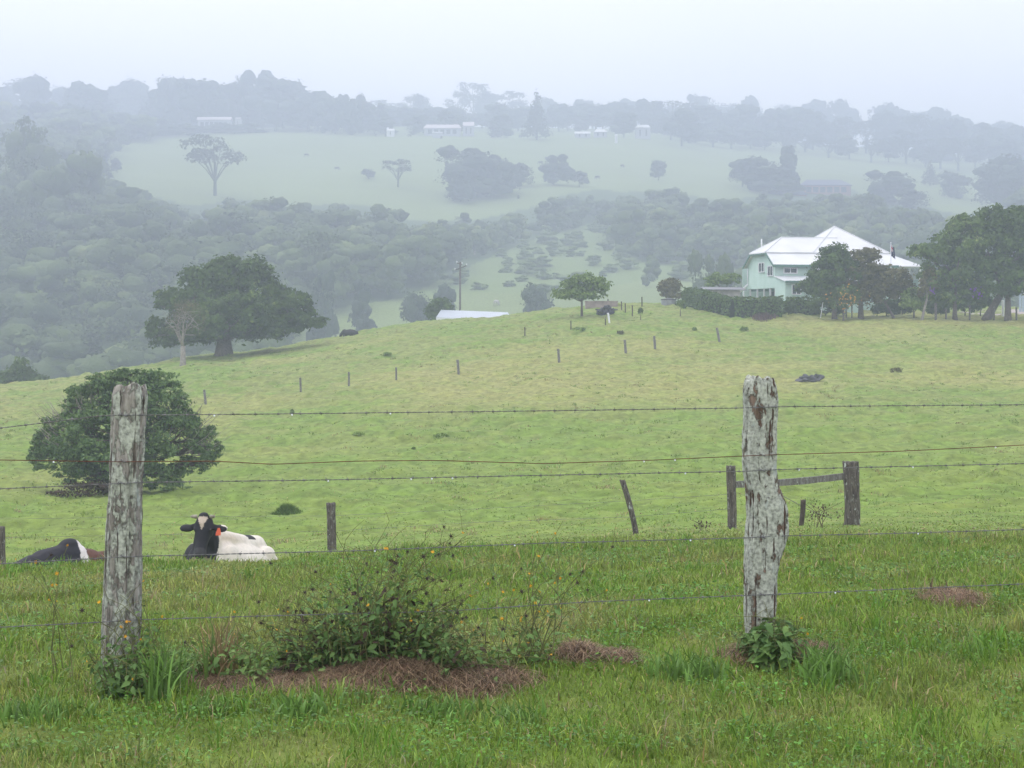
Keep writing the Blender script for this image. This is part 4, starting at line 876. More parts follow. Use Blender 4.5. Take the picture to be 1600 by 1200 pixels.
def coat1(co):
    n = np.array([mnoise.noise(Vector(map(float, p)) * 5.0) for p in co]); h = (co - np.array(poll)) @ np.array(Ri).T
    white = co[:, 0] < 0.60 + 0.35 * np.clip(co[:, 1] * 4 - .3, 0, 1) + 0.05 * n - 0.10 * (co[:, 2] - 0.4) ; white &= ~((np.abs(co[:, 0] + 0.30) < 0.10) & (co[:, 2] > 0.80 + 0.03 * n))
    white &= ~((co[:, 0] < -0.80 + 0.05 * n) & (co[:, 2] < 0.42) & (co[:, 2] > 0.22) & (co[:, 1] > 0.12))
    hd = np.linalg.norm(h - np.array([0.2, 0, -0.05]), axis=1) < 0.42
    c = np.where(white[:, None], np.array([0.68, 0.63, 0.55]), np.array([0.017, 0.018, 0.022]))
    dirt = np.clip(1 - np.abs(co[:, 2] - 0.80) * 8, 0, 1) * np.clip((co[:, 0] + 0.2) * 2, 0, 1) * 0.5
    c = np.where(white[:, None], c * (1 - dirt[:, None]) + np.array([0.45, 0.33, 0.2]) * dirt[:, None], c)
    x = h[:, 0]; y = h[:, 1]; z = h[:, 2]
    bl = (z > -0.02) & (x > 0.015) & (x < 0.185) & (np.abs(y) < 0.068 * (1 - (x - 0.015) / 0.17) + 0.006 * n)
    c[bl] = np.array([0.50, 0.42, 0.34])
    mu = (x > 0.40) & (z > -0.12); c[mu] = np.array([0.05, 0.05, 0.055])
    mu = (x > 0.37) & (z < -0.135) & hd; c[mu] = np.array([0.22, 0.16, 0.13])
    return c
paint(me, coat1, MCOAT); link('body', me, c1); eyes(c1, poll, Rh)
mh = mat_plain('horn', (0.30, 0.27, 0.22), rough=0.4, var=0.3, scale=20)
for s in (1, -1):
    q = MB(); q.tube([Rh @ Vector((-0.01, 0.085 * s, 0.05)) + pv_, Rh @ Vector((-0.005, 0.13 * s, 0.065)) + pv_, Rh @ Vector((0.01, (0.165 if s < 0 else 0.115) * s, 0.085 if s < 0 else .06)) + pv_], [0.028, 0.022, 0.008], 10); q.build('horn', mh, c1, True)
q = MB(); tc_ = Rh @ Vector((0.14, 0.205, -0.02)) + pv_
bm_ = [(-0.030, 0), (-0.012, 0.055), (0.012, 0.055), (0.030, 0), (0.031, -0.038), (-0.031, -0.038)]
rw = RI(yaw, PITCH); ax = rw @ Vector((1, 0.1, 0)); az_ = rw @ Vector((0.1, 0, 1)); an = rw @ Vector((0, -1, 0))
q.prism([tuple(tc_ + an * 0.045 + ax * a_ + az_ * (b_ - 0.02)) for a_, b_ in bm_], tuple(an * 0.004)); q.build('ear_tag', mat_plain('tag_orange', (0.80, 0.16, 0.09), rough=0.5, var=0.05), c1)
# cow 2: head down
D2 = 21.8; yaw2 = R(226)
c2 = thing('cow', 'dark cow with a white belt and brown rump lying half hidden behind the brow', 'cow', (W(104, D2), D2, 0), yaw2)
c2.location.z = (HOR - 841) / FPX * D2 - 1.08
mb = MB(); lying_body(mb); s2 = D2 / FPX
poll2 = Vector(to_local(c2.location, yaw2, (W(52, D2 - .2), D2 - .2, (HOR - 876) * s2))); Rh2 = rotm(Matrix.Rotation(-yaw2, 3, 'Z') @ Vector((-0.8, -0.35, -0.35)))
ell(mb, (0.05, 0, 0.66), (0.46, 0.30, 0.26)); ell(mb, (-0.02, 0, 0.82), (0.30, 0.20, 0.20)); ell(mb, (-0.04, 0, 0.93), (0.17, 0.13, 0.15)); ell(mb, (-0.28, 0, 0.64), (0.30, 0.26, 0.28))
mb.tube([(-0.02, 0, 0.86), (0.3, 0, 0.74), (0.6, 0, 0.6), tuple(Vector((0.8, 0, 0.5)).lerp(poll2, 0.5))], [.16, .24, .22, .14], 14); mb.tube([(0.3, 0, 0.60), (0.62, 0, 0.56), tuple(Vector((0.8, 0, 0.5)).lerp(poll2, 0.5)), tuple(poll2)], [0.32, 0.25, 0.17, 0.12], 14); cow_head(mb, poll2, Rh2)
me = remeshed(mb, 0.018, 8, 'body')
def coat2(co):
    n = np.array([mnoise.noise(Vector(map(float, p)) * 4.0) for p in co]); t = co[:, 0] + 0.02 * n + 0.08 * np.clip(co[:, 2] - 0.3, 0, 1)
    c = np.tile(np.array([0.018, 0.018, 0.024]), (len(co), 1)); c[t < -0.06] = np.array([0.66, 0.62, 0.60]); c[t < -0.18] = np.array([0.10, 0.045, 0.03]); return c
paint(me, coat2, MCOAT); link('body', me, c2); eyes(c2, poll2, Rh2)

# ------------------------------------------------------------------ trees of the paddock
def T(name, label, px, py, d0, d1, items, n, leafpx, mat, trpx, seed, dist=None, **k):
    if dist: x, d, z = W(px, dist), dist, H(W(px, dist), dist)
    else: x, d, z = on_ground(px, py, d0, d1)
    s = d / FPX; dp = k.pop('depth', 0.8); base = (x, d, z)
    return make_tree(name, label, k.pop('cat', 'tree'), base, lobes_px(base, d, items, dp, seed), n, leafpx * s, mat, trpx * s / 2, seed, **k)
T('fig_tree', 'huge dark green spreading tree with a short trunk on the left crest', 350, 555, 100, 172,
  [(362, 432, 48, 26), (330, 452, 46, 34), (392, 455, 36, 46), (345, 485, 50, 44), (266, 472, 28, 20), (246, 518, 17, 20), (250, 532, 18, 16), (280, 528, 30, 20), (300, 500, 30, 24), (350, 520, 56, 24), (405, 510, 44, 30), (432, 478, 26, 30), (463, 486, 30, 26, -1), (474, 503, 34, 15, -1), (445, 508, 30, 20), (360, 500, 46, 34, -4), (395, 490, 34, 30, -4), (312, 470, 24, 18, -3)], 52000, 3.0, M['fig'], 27, 101, fork=0.22, sub=0.30, twigs=2, gap=0.12)
T('dead_tree', 'pale leafless forked tree in front of the huge spreading tree', 286, 566, 100, 168,
  [(272, 508, 16, 24), (302, 506, 22, 26), (290, 492, 28, 20), (284, 486, 16, 12)], 1500, 1.1, M['olive'], 9, 102, fork=0.36, bark='bark_pale', sub=0.5, twigs=16, dist=150)
T('near_bush', 'wide low green bush standing behind the brown split post', 190, 768, 50, 110,
  [(150, 640, 55, 40), (210, 625, 70, 45), (110, 690, 55, 45), (280, 690, 60, 48), (190, 690, 85, 60, -1), (250, 650, 60, 45), (88, 722, 38, 28), (75, 690, 26, 22), (140, 742, 50, 20, -0.5), (235, 742, 66, 18, -0.5), (300, 730, 30, 16), (318, 700, 28, 28), (190, 720, 80, 34, -1.2), (165, 598, 34, 14), (245, 598, 36, 16), (205, 588, 26, 12), (120, 640, 26, 22), (328, 720, 20, 14), (62, 705, 20, 16)], 44000, 2.6, M['bush'], 14, 103, cat='bush', fork=0.12, sub=0.21, twigs=18, gap=0.3, depth=0.6, spread=.8)
par = [o for o in COL.objects if o.name == 'near_bush'][0]; rs = np.random.default_rng(9); mb = MB(); s_ = par.location.y / FPX
for k in range(150):      # thin twigs standing out of the crown
    a = rs.uniform(0.1, 3.04); R_ = rs.uniform(.8, 1.0); bx, bz = -math.cos(a) * 145 * R_, 95 * math.sin(a) * R_ + 60; e = rs.uniform(1.04, 1.22)
    mb.tube([((bx * .8 + 8) * s_, rs.uniform(-.6, .6), bz * .8 * s_), ((bx + 8) * s_, rs.uniform(-.6, .6), bz * 1.0 * s_), ((bx * e + 8) * s_, rs.uniform(-.8, .8), (bz * e + rs.uniform(-4, 10)) * s_)], [.02, .013, .006], 4)
mb.build('twig', M['bark_pale'], par)['kind'] = 'stuff'
T('fruit_tree', 'small light green tree with a thin trunk left of the hill top', 909, 494, 120, 184,
  [(892, 455, 22, 16), (915, 445, 24, 15), (935, 447, 17, 14), (880, 462, 14, 9), (905, 462, 30, 10), (925, 456, 22, 14)], 5200, 2.2, M['lime'], 4, 104, fork=0.5, sub=0.34, gap=0.12, twigs=2)
T('round_tree', 'small round olive tree above the grey water tank', 1050, 478, 0, 0, [(1047, 451, 16, 14), (1052, 460, 15, 10), (1038, 446, 9, 7)], 2600, 2.2, M['olive'], 3, 105, dist=183, fork=0.4, twigs=2)
T('shed_tree', 'dense round dark tree beside the tin shed', 686, 500, 0, 0, [(687, 487, 21, 19), (680, 492, 16, 14), (697, 492, 14, 12)], 4200, 2.3, M['green'], 5, 106, dist=200, fork=0.15)
T('crest_tree', 'dark pointed tree rising behind the crest at the left edge', 33, 606, 0, 0, [(33, 578, 14, 16), (28, 592, 26, 18), (48, 596, 24, 12), (8, 596, 18, 14), (60, 600, 18, 9)], 5000, 2.6, M['fig'], 6, 107, dist=176, fork=0.2)
T('standard_shrub', 'tiny lollipop shaped shrub in front of the hedge corner', 1063, 493, 130, 186, [(1063, 477, 8, 7)], 500, 1.8, M['green'], 1.5, 108, fork=0.55, cat='shrub')
T('standard_shrub', 'tiny dark shrub on a thin stem between the garden pickets', 1001, 500, 130, 186, [(1001, 487, 4, 5)], 240, 1.5, M['green'], 1.2, 118, fork=0.55, cat='shrub')
# garden trees round the house
GD = 160
T('garden_tree', 'dense green garden tree covering the middle of the house front', 1304, 497, 120, 170, [(1306, 404, 24, 20), (1292, 428, 26, 24), (1318, 428, 28, 26), (1288, 455, 26, 20), (1310, 466, 28, 18)], 11000, 2.6, M['green'], 8, 111, fork=0.3, gap=0.05)
T('garden_tree', 'brownish olive garden tree with forked trunks right of the dense green one', 1345, 497, 120, 170, [(1345, 418, 30, 26), (1332, 442, 34, 28), (1366, 442, 34, 28), (1350, 465, 42, 20), (1360, 400, 18, 12), (1380, 455, 26, 20)], 12500, 2.2, M['olive'], 9, 112, fork=0.25, gap=0.05, twigs=2)
T('garden_tree', 'small brown leaved garden tree with a bare slanting trunk', 1397, 497, 120, 170, [(1397, 440, 24, 18), (1390, 458, 22, 14), (1410, 452, 18, 16)], 4500, 2.2, M['olive'], 4, 113, fork=0.45, lean=(-0.9, 0), twigs=1)
T('light_shrub', 'light yellow green round shrub between the small brown tree and the tall dark trees', 1428, 497, 120, 168, [(1430, 464, 21, 13), (1424, 475, 18, 11), (1436, 478, 12, 9)], 3200, 2.2, M['lime'], 3, 114, fork=0.3, cat='shrub')
T('tall_tree', 'tall dark green tree right of the house with a side branch reaching left', 1492, 499, 120, 170, [(1505, 360, 24, 24), (1520, 375, 34, 34), (1490, 395, 34, 34), (1450, 395, 28, 12), (1475, 430, 38, 36), (1510, 430, 40, 40), (1495, 465, 34, 20), (1440, 390, 18, 8)], 17000, 2.9, M['green'], 7, 115, fork=0.3, gap=0.06)
T('tall_tree', 'broad dark tree with a leaning trunk, second from the right edge', 1540, 499, 120, 170, [(1560, 355, 34, 28), (1580, 365, 36, 34), (1545, 400, 36, 38), (1590, 410, 38, 42), (1560, 440, 42, 34), (1600, 345, 30, 22)], 20000, 2.9, M['green'], 13, 116, fork=0.28, lean=(1.6, 0))
T('tall_tree', 'broad olive flecked tree with an upright trunk at the right edge', 1575, 500, 120, 170, [(1600, 380, 44, 42, 2), (1625, 420, 40, 45), (1595, 445, 40, 26), (1640, 370, 36, 36)], 16000, 2.9, M['fig'], 10, 117, fork=0.3)
T('purple_shrub', 'shrub with purple blossom under the tall dark tree', 1456, 496, 0, 0, [(1455, 452, 14, 16), (1462, 470, 16, 16)], 1800, 2.4, M['green'], 3, 119, dist=168, cat='shrub')
T('slim_tree', 'slim bare trunk with a thin crown left of the tall dark tree', 1440, 500, 120, 168, [(1452, 440, 14, 18), (1446, 455, 12, 12)], 1200, 2.4, M['olive'], 4.2, 120, fork=0.55, lean=(0.5, 0), gap=0.3, bark='bark_pale')
T('small_tree', 'little green tree at the left front corner of the house', 1262, 497, 120, 172, [(1262, 448, 14, 10), (1252, 452, 10, 8), (1272, 456, 10, 9)], 1700, 2.3, M['green'], 2, 121, fork=0.55, dist=166)
T('flower_shrub', 'shrub dotted with orange yellow blossom in front of the house', 1318, 497, 0, 0, [(1318, 466, 18, 16), (1332, 462, 13, 14), (1310, 478, 14, 10)], 2000, 2.2, M['green'], 3, 122, dist=157, cat='shrub')
T('shrub', 'rounded green shrub behind the stained low shed', 1130, 470, 0, 0, [(1120, 441, 20, 9), (1142, 438, 18, 9), (1118, 432, 6, 6)], 2200, 2.2, M['lime'], 3, 123, dist=184, cat='shrub', fork=0.3)
for i, (px, rx, py, ry, lb) in enumerate([(1232, 12, 482, 10, 'dark low shrub against the house wall beside the clipped block hedge'), (1290, 26, 482, 15, 'dark shrub filling the gap below the dense green garden tree'), (1385, 20, 482, 14, 'dark shrub behind the small brown tree trunk'), (1462, 20, 482, 13, 'dark shrub below the purple blossom'), (1410, 14, 480, 13, 'dark shrub behind the light yellow green one'), (1508, 24, 476, 15, 'dark shrub between the tall dark tree and the leaning trunk'), (1532, 16, 470, 14, 'dark shrub just left of the leaning trunk')]):
    T('dark_shrub', lb, px, 490, 0, 0, [(px, py, rx, ry), (px + rx * .5, py + 3, rx * .6, ry * .7)], 1700, 2.4, M['fig'], 2, 130 + i, dist=163, cat='shrub', group='dark shrubs at the foot of the house')
M['yellow_dim'] = mat_plain('blossom_gold', (0.45, 0.25, 0.03), var=.5, scale=3)
def blossoms(parent_label, mat, px, py, rx, ry, d, n, size, seed, name='blossom'):
    par = [o for o in COL.objects if o.get('label') == parent_label][0]; rs = np.random.default_rng(seed); s = d / FPX
    P = np.stack([W(px + rs.normal(0, rx * .5, n), d) - par.location.x, rs.uniform(-1.8, -0.6, n) + d - par.location.y, (HOR - (py + rs.normal(0, ry * .5, n))) * s - par.location.z], -1)
    V, F = leaf_quads(P, np.tile([0, -1.0, 0.3], (n, 1)), size * s, rs, 0.8, 0.5); o = link(name, mesh_np(name, V, F, mat), par); o['kind'] = 'stuff'
blossoms('shrub with purple blossom under the tall dark tree', M['purple'], 1452, 448, 10, 12, 167, 120, 1.6, 1)
blossoms('tall dark green tree right of the house with a side branch reaching left', M['purple'], 1520, 455, 12, 9, 158, 50, 1.4, 2)
blossoms('shrub dotted with orange yellow blossom in front of the house', M['yellow_dim'], 1318, 466, 22, 20, 156, 75, 1.2, 3)
# clipped hedges
def hedge(label, pts, h, wdt, n, seed):
    rs = np.random.default_rng(seed); o0 = pts[0]; root_z = H(o0[0], o0[1]); P = []; N = []; mb = MB()
    for (a, b) in zip(pts[:-1], pts[1:]):
        a = np.array(a); b = np.array(b); L = np.linalg.norm(b - a); t = (b - a) / L; nn = np.array([-t[1], t[0]]); m = int(n * L / 10)
        u = rs.uniform(-0.02, 1.02, m); face = rs.choice(3, m, p=[0.42, 0.38, 0.2]); v = rs.uniform(-1, 1, m); hh = rs.uniform(0, 1, m) ** 0.8
        side = np.where(face == 0, -1.0, np.where(face == 2, 1.0, v)); hz_ = np.where(face == 1, 1.0, hh)
        c = a + (b - a) * u[:, None] + nn * (side * wdt / 2 * (1 + rs.normal(0, .05, m)))[:, None]
        top = h * (1 + 0.08 * (fbm(c[:, 0] * .8, c[:, 1] * .8, seed, 2) - .5)); gz = height(c[:, 0], c[:, 1])
        P.append(np.stack([c[:, 0] - o0[0], c[:, 1] - o0[1], gz - root_z + hz_ * top + rs.normal(0, .03, m)], -1))
        nv = np.zeros((m, 3)); nv[:, :2] = nn * np.where(face == 1, 0, side)[:, None]; nv[:, 2] = np.where(face == 1, 1, 0.1); N.append(nv)
        q = nn * wdt * .42; z0 = H(a[0], a[1]) - root_z - .3; z1 = H(b[0], b[1]) - root_z - .3
        A = [(a[0] - q[0] - o0[0], a[1] - q[1] - o0[1], z0), (b[0] - q[0] - o0[0], b[1] - q[1] - o0[1], z1), (b[0] + q[0] - o0[0], b[1] + q[1] - o0[1], z1), (a[0] + q[0] - o0[0], a[1] + q[1] - o0[1], z0)]
        mb.prism(A, (0, 0, h * .9 + .3))
    root = thing('hedge', label, 'hedge', (o0[0], o0[1], root_z)); P = np.concatenate(P); V, F = leaf_quads(P, np.concatenate(N), 0.13, rs, .6, .6)
    link('leaf_mass', mesh_np('leaf_mass', V, F, M['hedge']), root); mb.build('branch_core', mat_plain('hedge_core', (0.02, 0.03, 0.012), var=.3), root)
hd_ = [(1076, 176), (1088, 172), (1105, 166), (1150, 161), (1222, 160)]
hedge('long clipped green hedge curving in front of the stained shed and mint house', [(W(a, b), b) for a, b in hd_], 1.75, 1.4, 2300, 5)
hedge('clipped block hedge against the mint house, right of the long hedge', [(W(1230, 166), 166), (W(1278, 165), 165)], 1.55, 1.5, 2300, 6)
tussock('dry_bank', 'strip of dry brown plants along the foot of the long hedge', 1195, 496, 46, 9, 900, 7, 120, 170, (0.16, 0.10, 0.09))
# yard posts between trunks, white stake, drive
GY = 'thin fence posts among the garden trees'
for i, (px, y0, y1, wp, mt_, lb) in enumerate([(1462, 474, 500, 4, MPO, 'pale garden fence post right of the light shrub'), (1478, 482, 499, 3, MPO, 'short garden fence post between two trunks'), (1515, 477, 500, 3, MPO, 'thin garden fence post left of the leaning trunk'), (1553, 478, 500, 3, MPO, 'thin garden fence post between the two large trunks'), (1567, 469, 493, 4, M['white'], 'white gate post in front of the pale driveway'), (1588, 480, 500, 3, MPO, 'thin garden fence post at the right edge'), (1322, 474, 496, 2, MPO, 'thin stake left of the forked trunks'), (1331, 474, 496, 2, MPO, 'thin stake right beside the forked trunks')]):
    gx, gy, gz = on_ground(px, y1, 110, 175); round_post('fence_post', lb, 'fence post', px, y0, px, gy, wp, mt_, 50.0 + i, GY, n=6)
gx, gy, gz = on_ground(1281, 497, 110, 175); round_post('pale_stake', 'thin white stake leaning right in front of the block hedge', 'stake', 1287, 464, 1281, gy, 1.4, M['white'], 60.0, n=6)
mt = MB(); nseg = 40
for i in range(nseg):
    px0 = 1470 + i * 8; px1 = px0 + 8
    dd0, dd1 = 166.0, 176.0
    q = [(W(px0, dd0), dd0), (W(px1, dd0), dd0), (W(px1, dd1), dd1), (W(px0, dd1), dd1)]; q = [(a, b, H(a, b) + 0.07) for a, b in q]; mt.poly(q)
mt.build('driveway', mat_plain('pale_gravel', (0.40, 0.34, 0.32), var=0.2, scale=1))['kind'] = 'structure'
mt = MB(); gx = W(1600, 172); gz = H(gx, 172)
for k in range(9): mt.box(-0.5 + k * .28, -0.28 + k * .28, 0, .05, 0, 2.2)
mt.box(-.5, 2.2, .06, .12, .5, .62); mt.box(-.5, 2.2, .06, .12, 1.7, 1.82)
tag(mt.build('garden_gate', mat_plain('pale_blue_paint', (0.40, 0.50, 0.55), var=.1), None, False, (gx, 172, gz)), 'pale blue slatted gate at the end of the driveway by the right edge', 'gate')

# ------------------------------------------------------------------ mint house
HD = 172.0; hx = W(1211, HD); hzb = H(hx, HD) - 0.1; TH = R(12)
hs = thing('farmhouse', 'mint green weatherboard farmhouse with a white tin roof on the hill top', 'house', (hx, HD, hzb), TH)
def zr(row, d=HD): return (HOR - row) / FPX * d - hzb
def mat_boards():
    m, t, b = _principled('mint_weatherboard', 0.6, 0.25); tc = t.nodes.new('ShaderNodeTexCoord'); sp = t.nodes.new('ShaderNodeSeparateXYZ'); t.links.new(tc.outputs['Object'], sp.inputs[0])
    mu = t.nodes.new('ShaderNodeMath'); mu.operation = 'MULTIPLY'; mu.inputs[1].default_value = 1 / 0.18; fr = t.nodes.new('ShaderNodeMath'); fr.operation = 'FRACT'; t.links.new(sp.outputs['Z'], mu.inputs[0]); t.links.new(mu.outputs[0], fr.inputs[0])
    bp = t.nodes.new('ShaderNodeBump'); bp.inputs['Strength'].default_value = 1; bp.inputs['Distance'].default_value = 0.03; bp.invert = True; t.links.new(fr.outputs[0], bp.inputs['Height']); t.links.new(bp.outputs[0], b.inputs['Normal'])
    nz = t.nodes.new('ShaderNodeTexNoise'); nz.inputs['Scale'].default_value = 0.9; nz.inputs['Detail'].default_value = 4; t.links.new(tc.outputs['Object'], nz.inputs['Vector'])
    rp = t.nodes.new('ShaderNodeValToRGB'); e = rp.color_ramp.elements; e[0].position = .3; e[0].color = (0.44, 0.60, 0.52, 1); e[1].position = .7; e[1].color = (0.52, 0.67, 0.60, 1); t.links.new(nz.outputs['Fac'], rp.inputs[0]); t.links.new(rp.outputs[0], b.inputs['Base Color'])
    return m
def mat_roof():
    m, t, b = _principled('white_tin_roof', 0.35, 0.5); tc = t.nodes.new('ShaderNodeTexCoord'); nz = t.nodes.new('ShaderNodeTexNoise'); nz.inputs['Scale'].default_value = 0.5; nz.inputs['Detail'].default_value = 5; t.links.new(tc.outputs['Object'], nz.inputs['Vector'])
    rp = t.nodes.new('ShaderNodeValToRGB'); e = rp.color_ramp.elements; e[0].position = .3; e[0].color = (0.70, 0.71, 0.73, 1); e[1].position = .7; e[1].color = (0.82, 0.83, 0.84, 1); t.links.new(nz.outputs['Fac'], rp.inputs[0]); t.links.new(rp.outputs[0], b.inputs['Base Color'])
    wv = t.nodes.new('ShaderNodeTexWave'); wv.inputs['Scale'].default_value = 2.2; t.links.new(tc.outputs['Object'], wv.inputs['Vector']); bp = t.nodes.new('ShaderNodeBump'); bp.inputs['Strength'].default_value = .9; bp.inputs['Distance'].default_value = .05; t.links.new(wv.outputs['Fac'], bp.inputs['Height']); t.links.new(bp.outputs[0], b.inputs['Normal'])
    return m
MB_ = mat_boards(); MR_ = mat_roof(); MG_ = mat_plain('window_glass_dark', (0.05, 0.065, 0.075), rough=0.15, spec=0.6, var=.3, scale=1); MTR = mat_plain('green_trim', (0.10, 0.20, 0.16), var=.1); MDK = mat_plain('under_house', (0.09, 0.12, 0.12), var=.3, scale=1)
WD = 8.2; EV = zr(411); BK = zr(395, HD + 1.8); RG = BK + 1.75; APX = zr(354, 180); FL = zr(450); XE = 13.4; YM = 6.0
G0 = -1.0
# walls: upper floor of the wing, end wall with clipped gable, lower front wall
mt = MB(); mt.prism([(0, 0, FL), (0, WD, FL + 0.0), (0, WD, EV), (0, WD - 1.8, BK - .03), (0, 1.8, BK - .03), (0, 0, EV)], (0.12, 0, 0)); mt.build('end_wall', MB_, hs)
mt = MB(); mt.box(0.125, XE, 0.0, 0.12, FL, EV - .02); mt.box(1.4, XE, 0.003, 0.15, G0, FL - .003); mt.build('front_wall', MB_, hs)
mt = MB(); mt.box(XE - .12, XE + 0.0, 0.16, 11, G0, EV - .02); mt.box(0.13, XE - .13, WD - .12 + 2, WD + 2, G0, EV - .02); mt.box(0.125, 4.8, WD - .12, WD - .003, FL, EV - .02); mt.box(4.8, 4.92, WD, 10, G0, EV - .02); mt.build('rear_wall', MB_, hs)
mt = MB(); mt.box(.3, 5, 0.3, WD - .2, FL - .22, FL - .01); mt.build('floor', MTR, hs)
mt = MB(); mt.box(2.6, 2.7, 0.2, WD, G0, FL - .24); mt.build('under_wall', MDK, hs)
for y in (0.1, 1.6, 3.4, 5.4, 7.6):
    mt = MB(); mt.box(0.05, 0.2, y, y + .14, G0, FL - .01); mt.build('stump_post', M['white'], hs)
for y0, y1 in ((1.0, 2.0), (2.3, 3.2), (4.1, 5.0)):
    mt = MB(); mt.box(2.52, 2.59, y0, y1, G0 + .9, FL - .4); mt.build('under_window', MG_, hs)
# roofs
t_ = .10
mt = MB(); ym = WD / 2
mt.slab([(-.35, -.45, EV - .22), (7.5, -.45, EV - .22), (7.5, 1.8, BK), (-.35, 1.8, BK)], t_); mt.build('front_skirt_roof', MR_, hs)
mt = MB(); mt.slab([(-.35, WD + .45, EV - .22), (-.35, WD - 1.8, BK), (5, WD - 1.8, BK), (5, WD + .45, EV - .22)], t_); mt.build('back_skirt_roof', MR_, hs)
B2 = BK + .08
mt = MB(); v = [(-.45, 1.7, B2), (8.6, 1.7, B2), (8.6, ym, RG), (2.3, ym, RG), (-.45, WD - 1.7, B2), (8.6, WD - 1.7, B2)]
mt.slab([v[0], v[1], v[2], v[3]], t_); mt.slab([v[4], v[3], v[2], v[5]], t_); mt.slab([v[0], v[3], v[4]], t_); mt.build('wing_roof', MR_, hs)
mt = MB(); mt.tube([v[0], v[3]], .07, 6); mt.tube([v[4], v[3]], .07, 6); mt.tube([v[3], v[2]], .07, 6); mt.build('ridge_cap', MR_, hs)
X0, X1, Y0, Y1 = 4.9, 13.5, 1.75, 10.3; ap = (9.1, YM, APX)
mt = MB(); c = [(X0, Y0, B2 + .02), (X1, Y0, B2 + .02), (X1, Y1, B2 + .02), (X0, Y1, B2 + .02)]
for i in range(4): mt.slab([c[i], c[(i + 1) % 4], ap], t_)
mt.build('main_roof', MR_, hs); mt = MB()
for i in range(4): mt.tube([c[i], ap], .08, 6)
mt.build('hip_cap', MR_, hs)
EVR = zr(417, 178)
mt = MB(); mt.slab([(7.503, -.45, EV - .22), (X1 + .3, -.45, EV - .22), (X1, 1.8, BK), (7.503, 1.8, BK)], t_); mt.slab([(X1 + .3, -.45, EV - .22), (16.9, 0.6, EVR), (16.9, 11, EVR), (X1, Y1, BK), (X1, 1.8, BK)], t_); mt.build('verandah_roof', MR_, hs)
mt = MB()
for y in (0.8, 3.3, 5.8, 8.3, 10.8): mt.box(16.5, 16.64, y, y + .14, G0, EVR - .12)
mt.build('verandah_frame', M['white'], hs); mt = MB(); mt.box(13.45, 16.6, .75, 10.9, FL - .3, FL); mt.box(16.45, 16.55, 1, 10.8, FL + .03, FL + .95); mt.build('verandah_deck', MB_, hs)
mt = MB(); mt.box(-.36, X1, -.56, -.46, EV - .42, EV - .16); mt.build('gutter', MTR, hs)
mt = MB()
for a, b in (((-.42, -.5, EV - .30), (-.42, 1.75, BK - .06)), ((-.42, 1.75, BK - .06), (-.42, WD - 1.75, BK - .06)), ((-.42, WD - 1.75, BK - .06), (-.42, WD + .5, EV - .30))):
    a = Vector(a); b = Vector(b); mt.prism([a + Vector((0, 0, -.12)), b + Vector((0, 0, -.12)), b + Vector((0, 0, .12)), a + Vector((0, 0, .12))], (.07, 0, 0))
mt.build('bargeboard', MTR, hs)
def window(x0, x1, z0, z1, side, par=hs, y=0.0, panes=2):
    f = MB(); g = MB(); fr = .09
    def bx(m_, a0, a1, b0, b1, dd0, dd1):
        if side == 'front': m_.box(a0, a1, y - dd1, y - dd0, b0, b1)
        else: m_.box(-dd1, -dd0, a0, a1, b0, b1)
    bx(f, x0 - fr, x1 + fr, z1, z1 + fr, .004, .09); bx(f, x0 - fr, x1 + fr, z0 - fr, z0, .004, .11); bx(f, x0 - fr, x0, z0, z1, .004, .09); bx(f, x1, x1 + fr, z0, z1, .004, .09)
    for k in range(1, panes): xm = x0 + (x1 - x0) * k / panes; bx(f, xm - .035, xm + .035, z0, z1, .004, .08)
    o = f.build('window', M['white'], par); bx(g, x0, x1, z0, z1, .004, .03); g.build('pane', MG_, o)
window(1.0, 2.35, zr(426), zr(419.3), 'front'); window(.55, 1.95, zr(430, 172.5), zr(416, 172.5), 'end'); window(3.1, 4.6, zr(424, 175), zr(411, 175), 'end')
# projecting bay with its own small roof, lean-to below
mt = MB(); mt.box(4.1, 6.6, -.9, -.003, FL, EV - .75); mt.build('bay_wall', MB_, hs); mt = MB(); mt.slab([(3.9, -1.15, EV - .78), (6.8, -1.15, EV - .78), (6.8, -.13, EV - .45), (3.9, -.13, EV - .45)], .07); mt.build('bay_roof', MR_, hs)
lf = -2.9; zl0 = zr(438.5, 169); zl1 = zr(431.5)
mt = MB(); mt.box(0.0, 8.5, lf, lf + .12, G0, zl0 - .12); mt.prism([(0, lf + .13, G0), (0, -.004, G0), (0, -.004, zl1 - .1), (0, lf + .13, zl0 - .1)], (.12, 0, 0)); mt.build('lean_to_wall', MB_, hs)
mt = MB(); mt.slab([(-.15, lf - .35, zl0 - .02), (4.05, lf - .35, zl0 - .02), (4.05, -.01, zl1 + .04), (-.15, -.01, zl1 + .04)], .08); mt.slab([(4.08, lf - .35, zl0 - .02), (8.7, lf - .35, zl0 - .02), (8.7, -.95, zl1 - .2), (4.08, -.95, zl1 - .2)], .08); mt.build('lean_to_roof', MR_, hs)
mt = MB(); mt.box(-.15, 8.7, lf - .45, lf - .36, zl0 - .2, zl0); mt.build('lean_to_gutter', MTR, hs)
window(0.75, 1.6, zr(459, 169), zr(445.5, 169), 'front', y=lf); window(3.6, 4.6, zr(459, 169), zr(446, 169), 'front', y=lf)
mt = MB(); mt.tube([(-.2, WD - .6, FL + .5), (-.55, WD + .3, FL - .1), (-.8, WD + 1.2, FL - .5)], .1, 8); mt.tube([(-.1, WD - .3, FL + .4), (-.1, WD - .3, EV - .4)], .06, 8); mt.build('downpipe', M['white'], hs, True)
mt = MB(); mt.tube([(1.0, 6.6, B2 + .2), (1.0, 6.6, B2 + 1.6)], .07, 8); mt.build('vent_pipe', M['white'], hs, True)
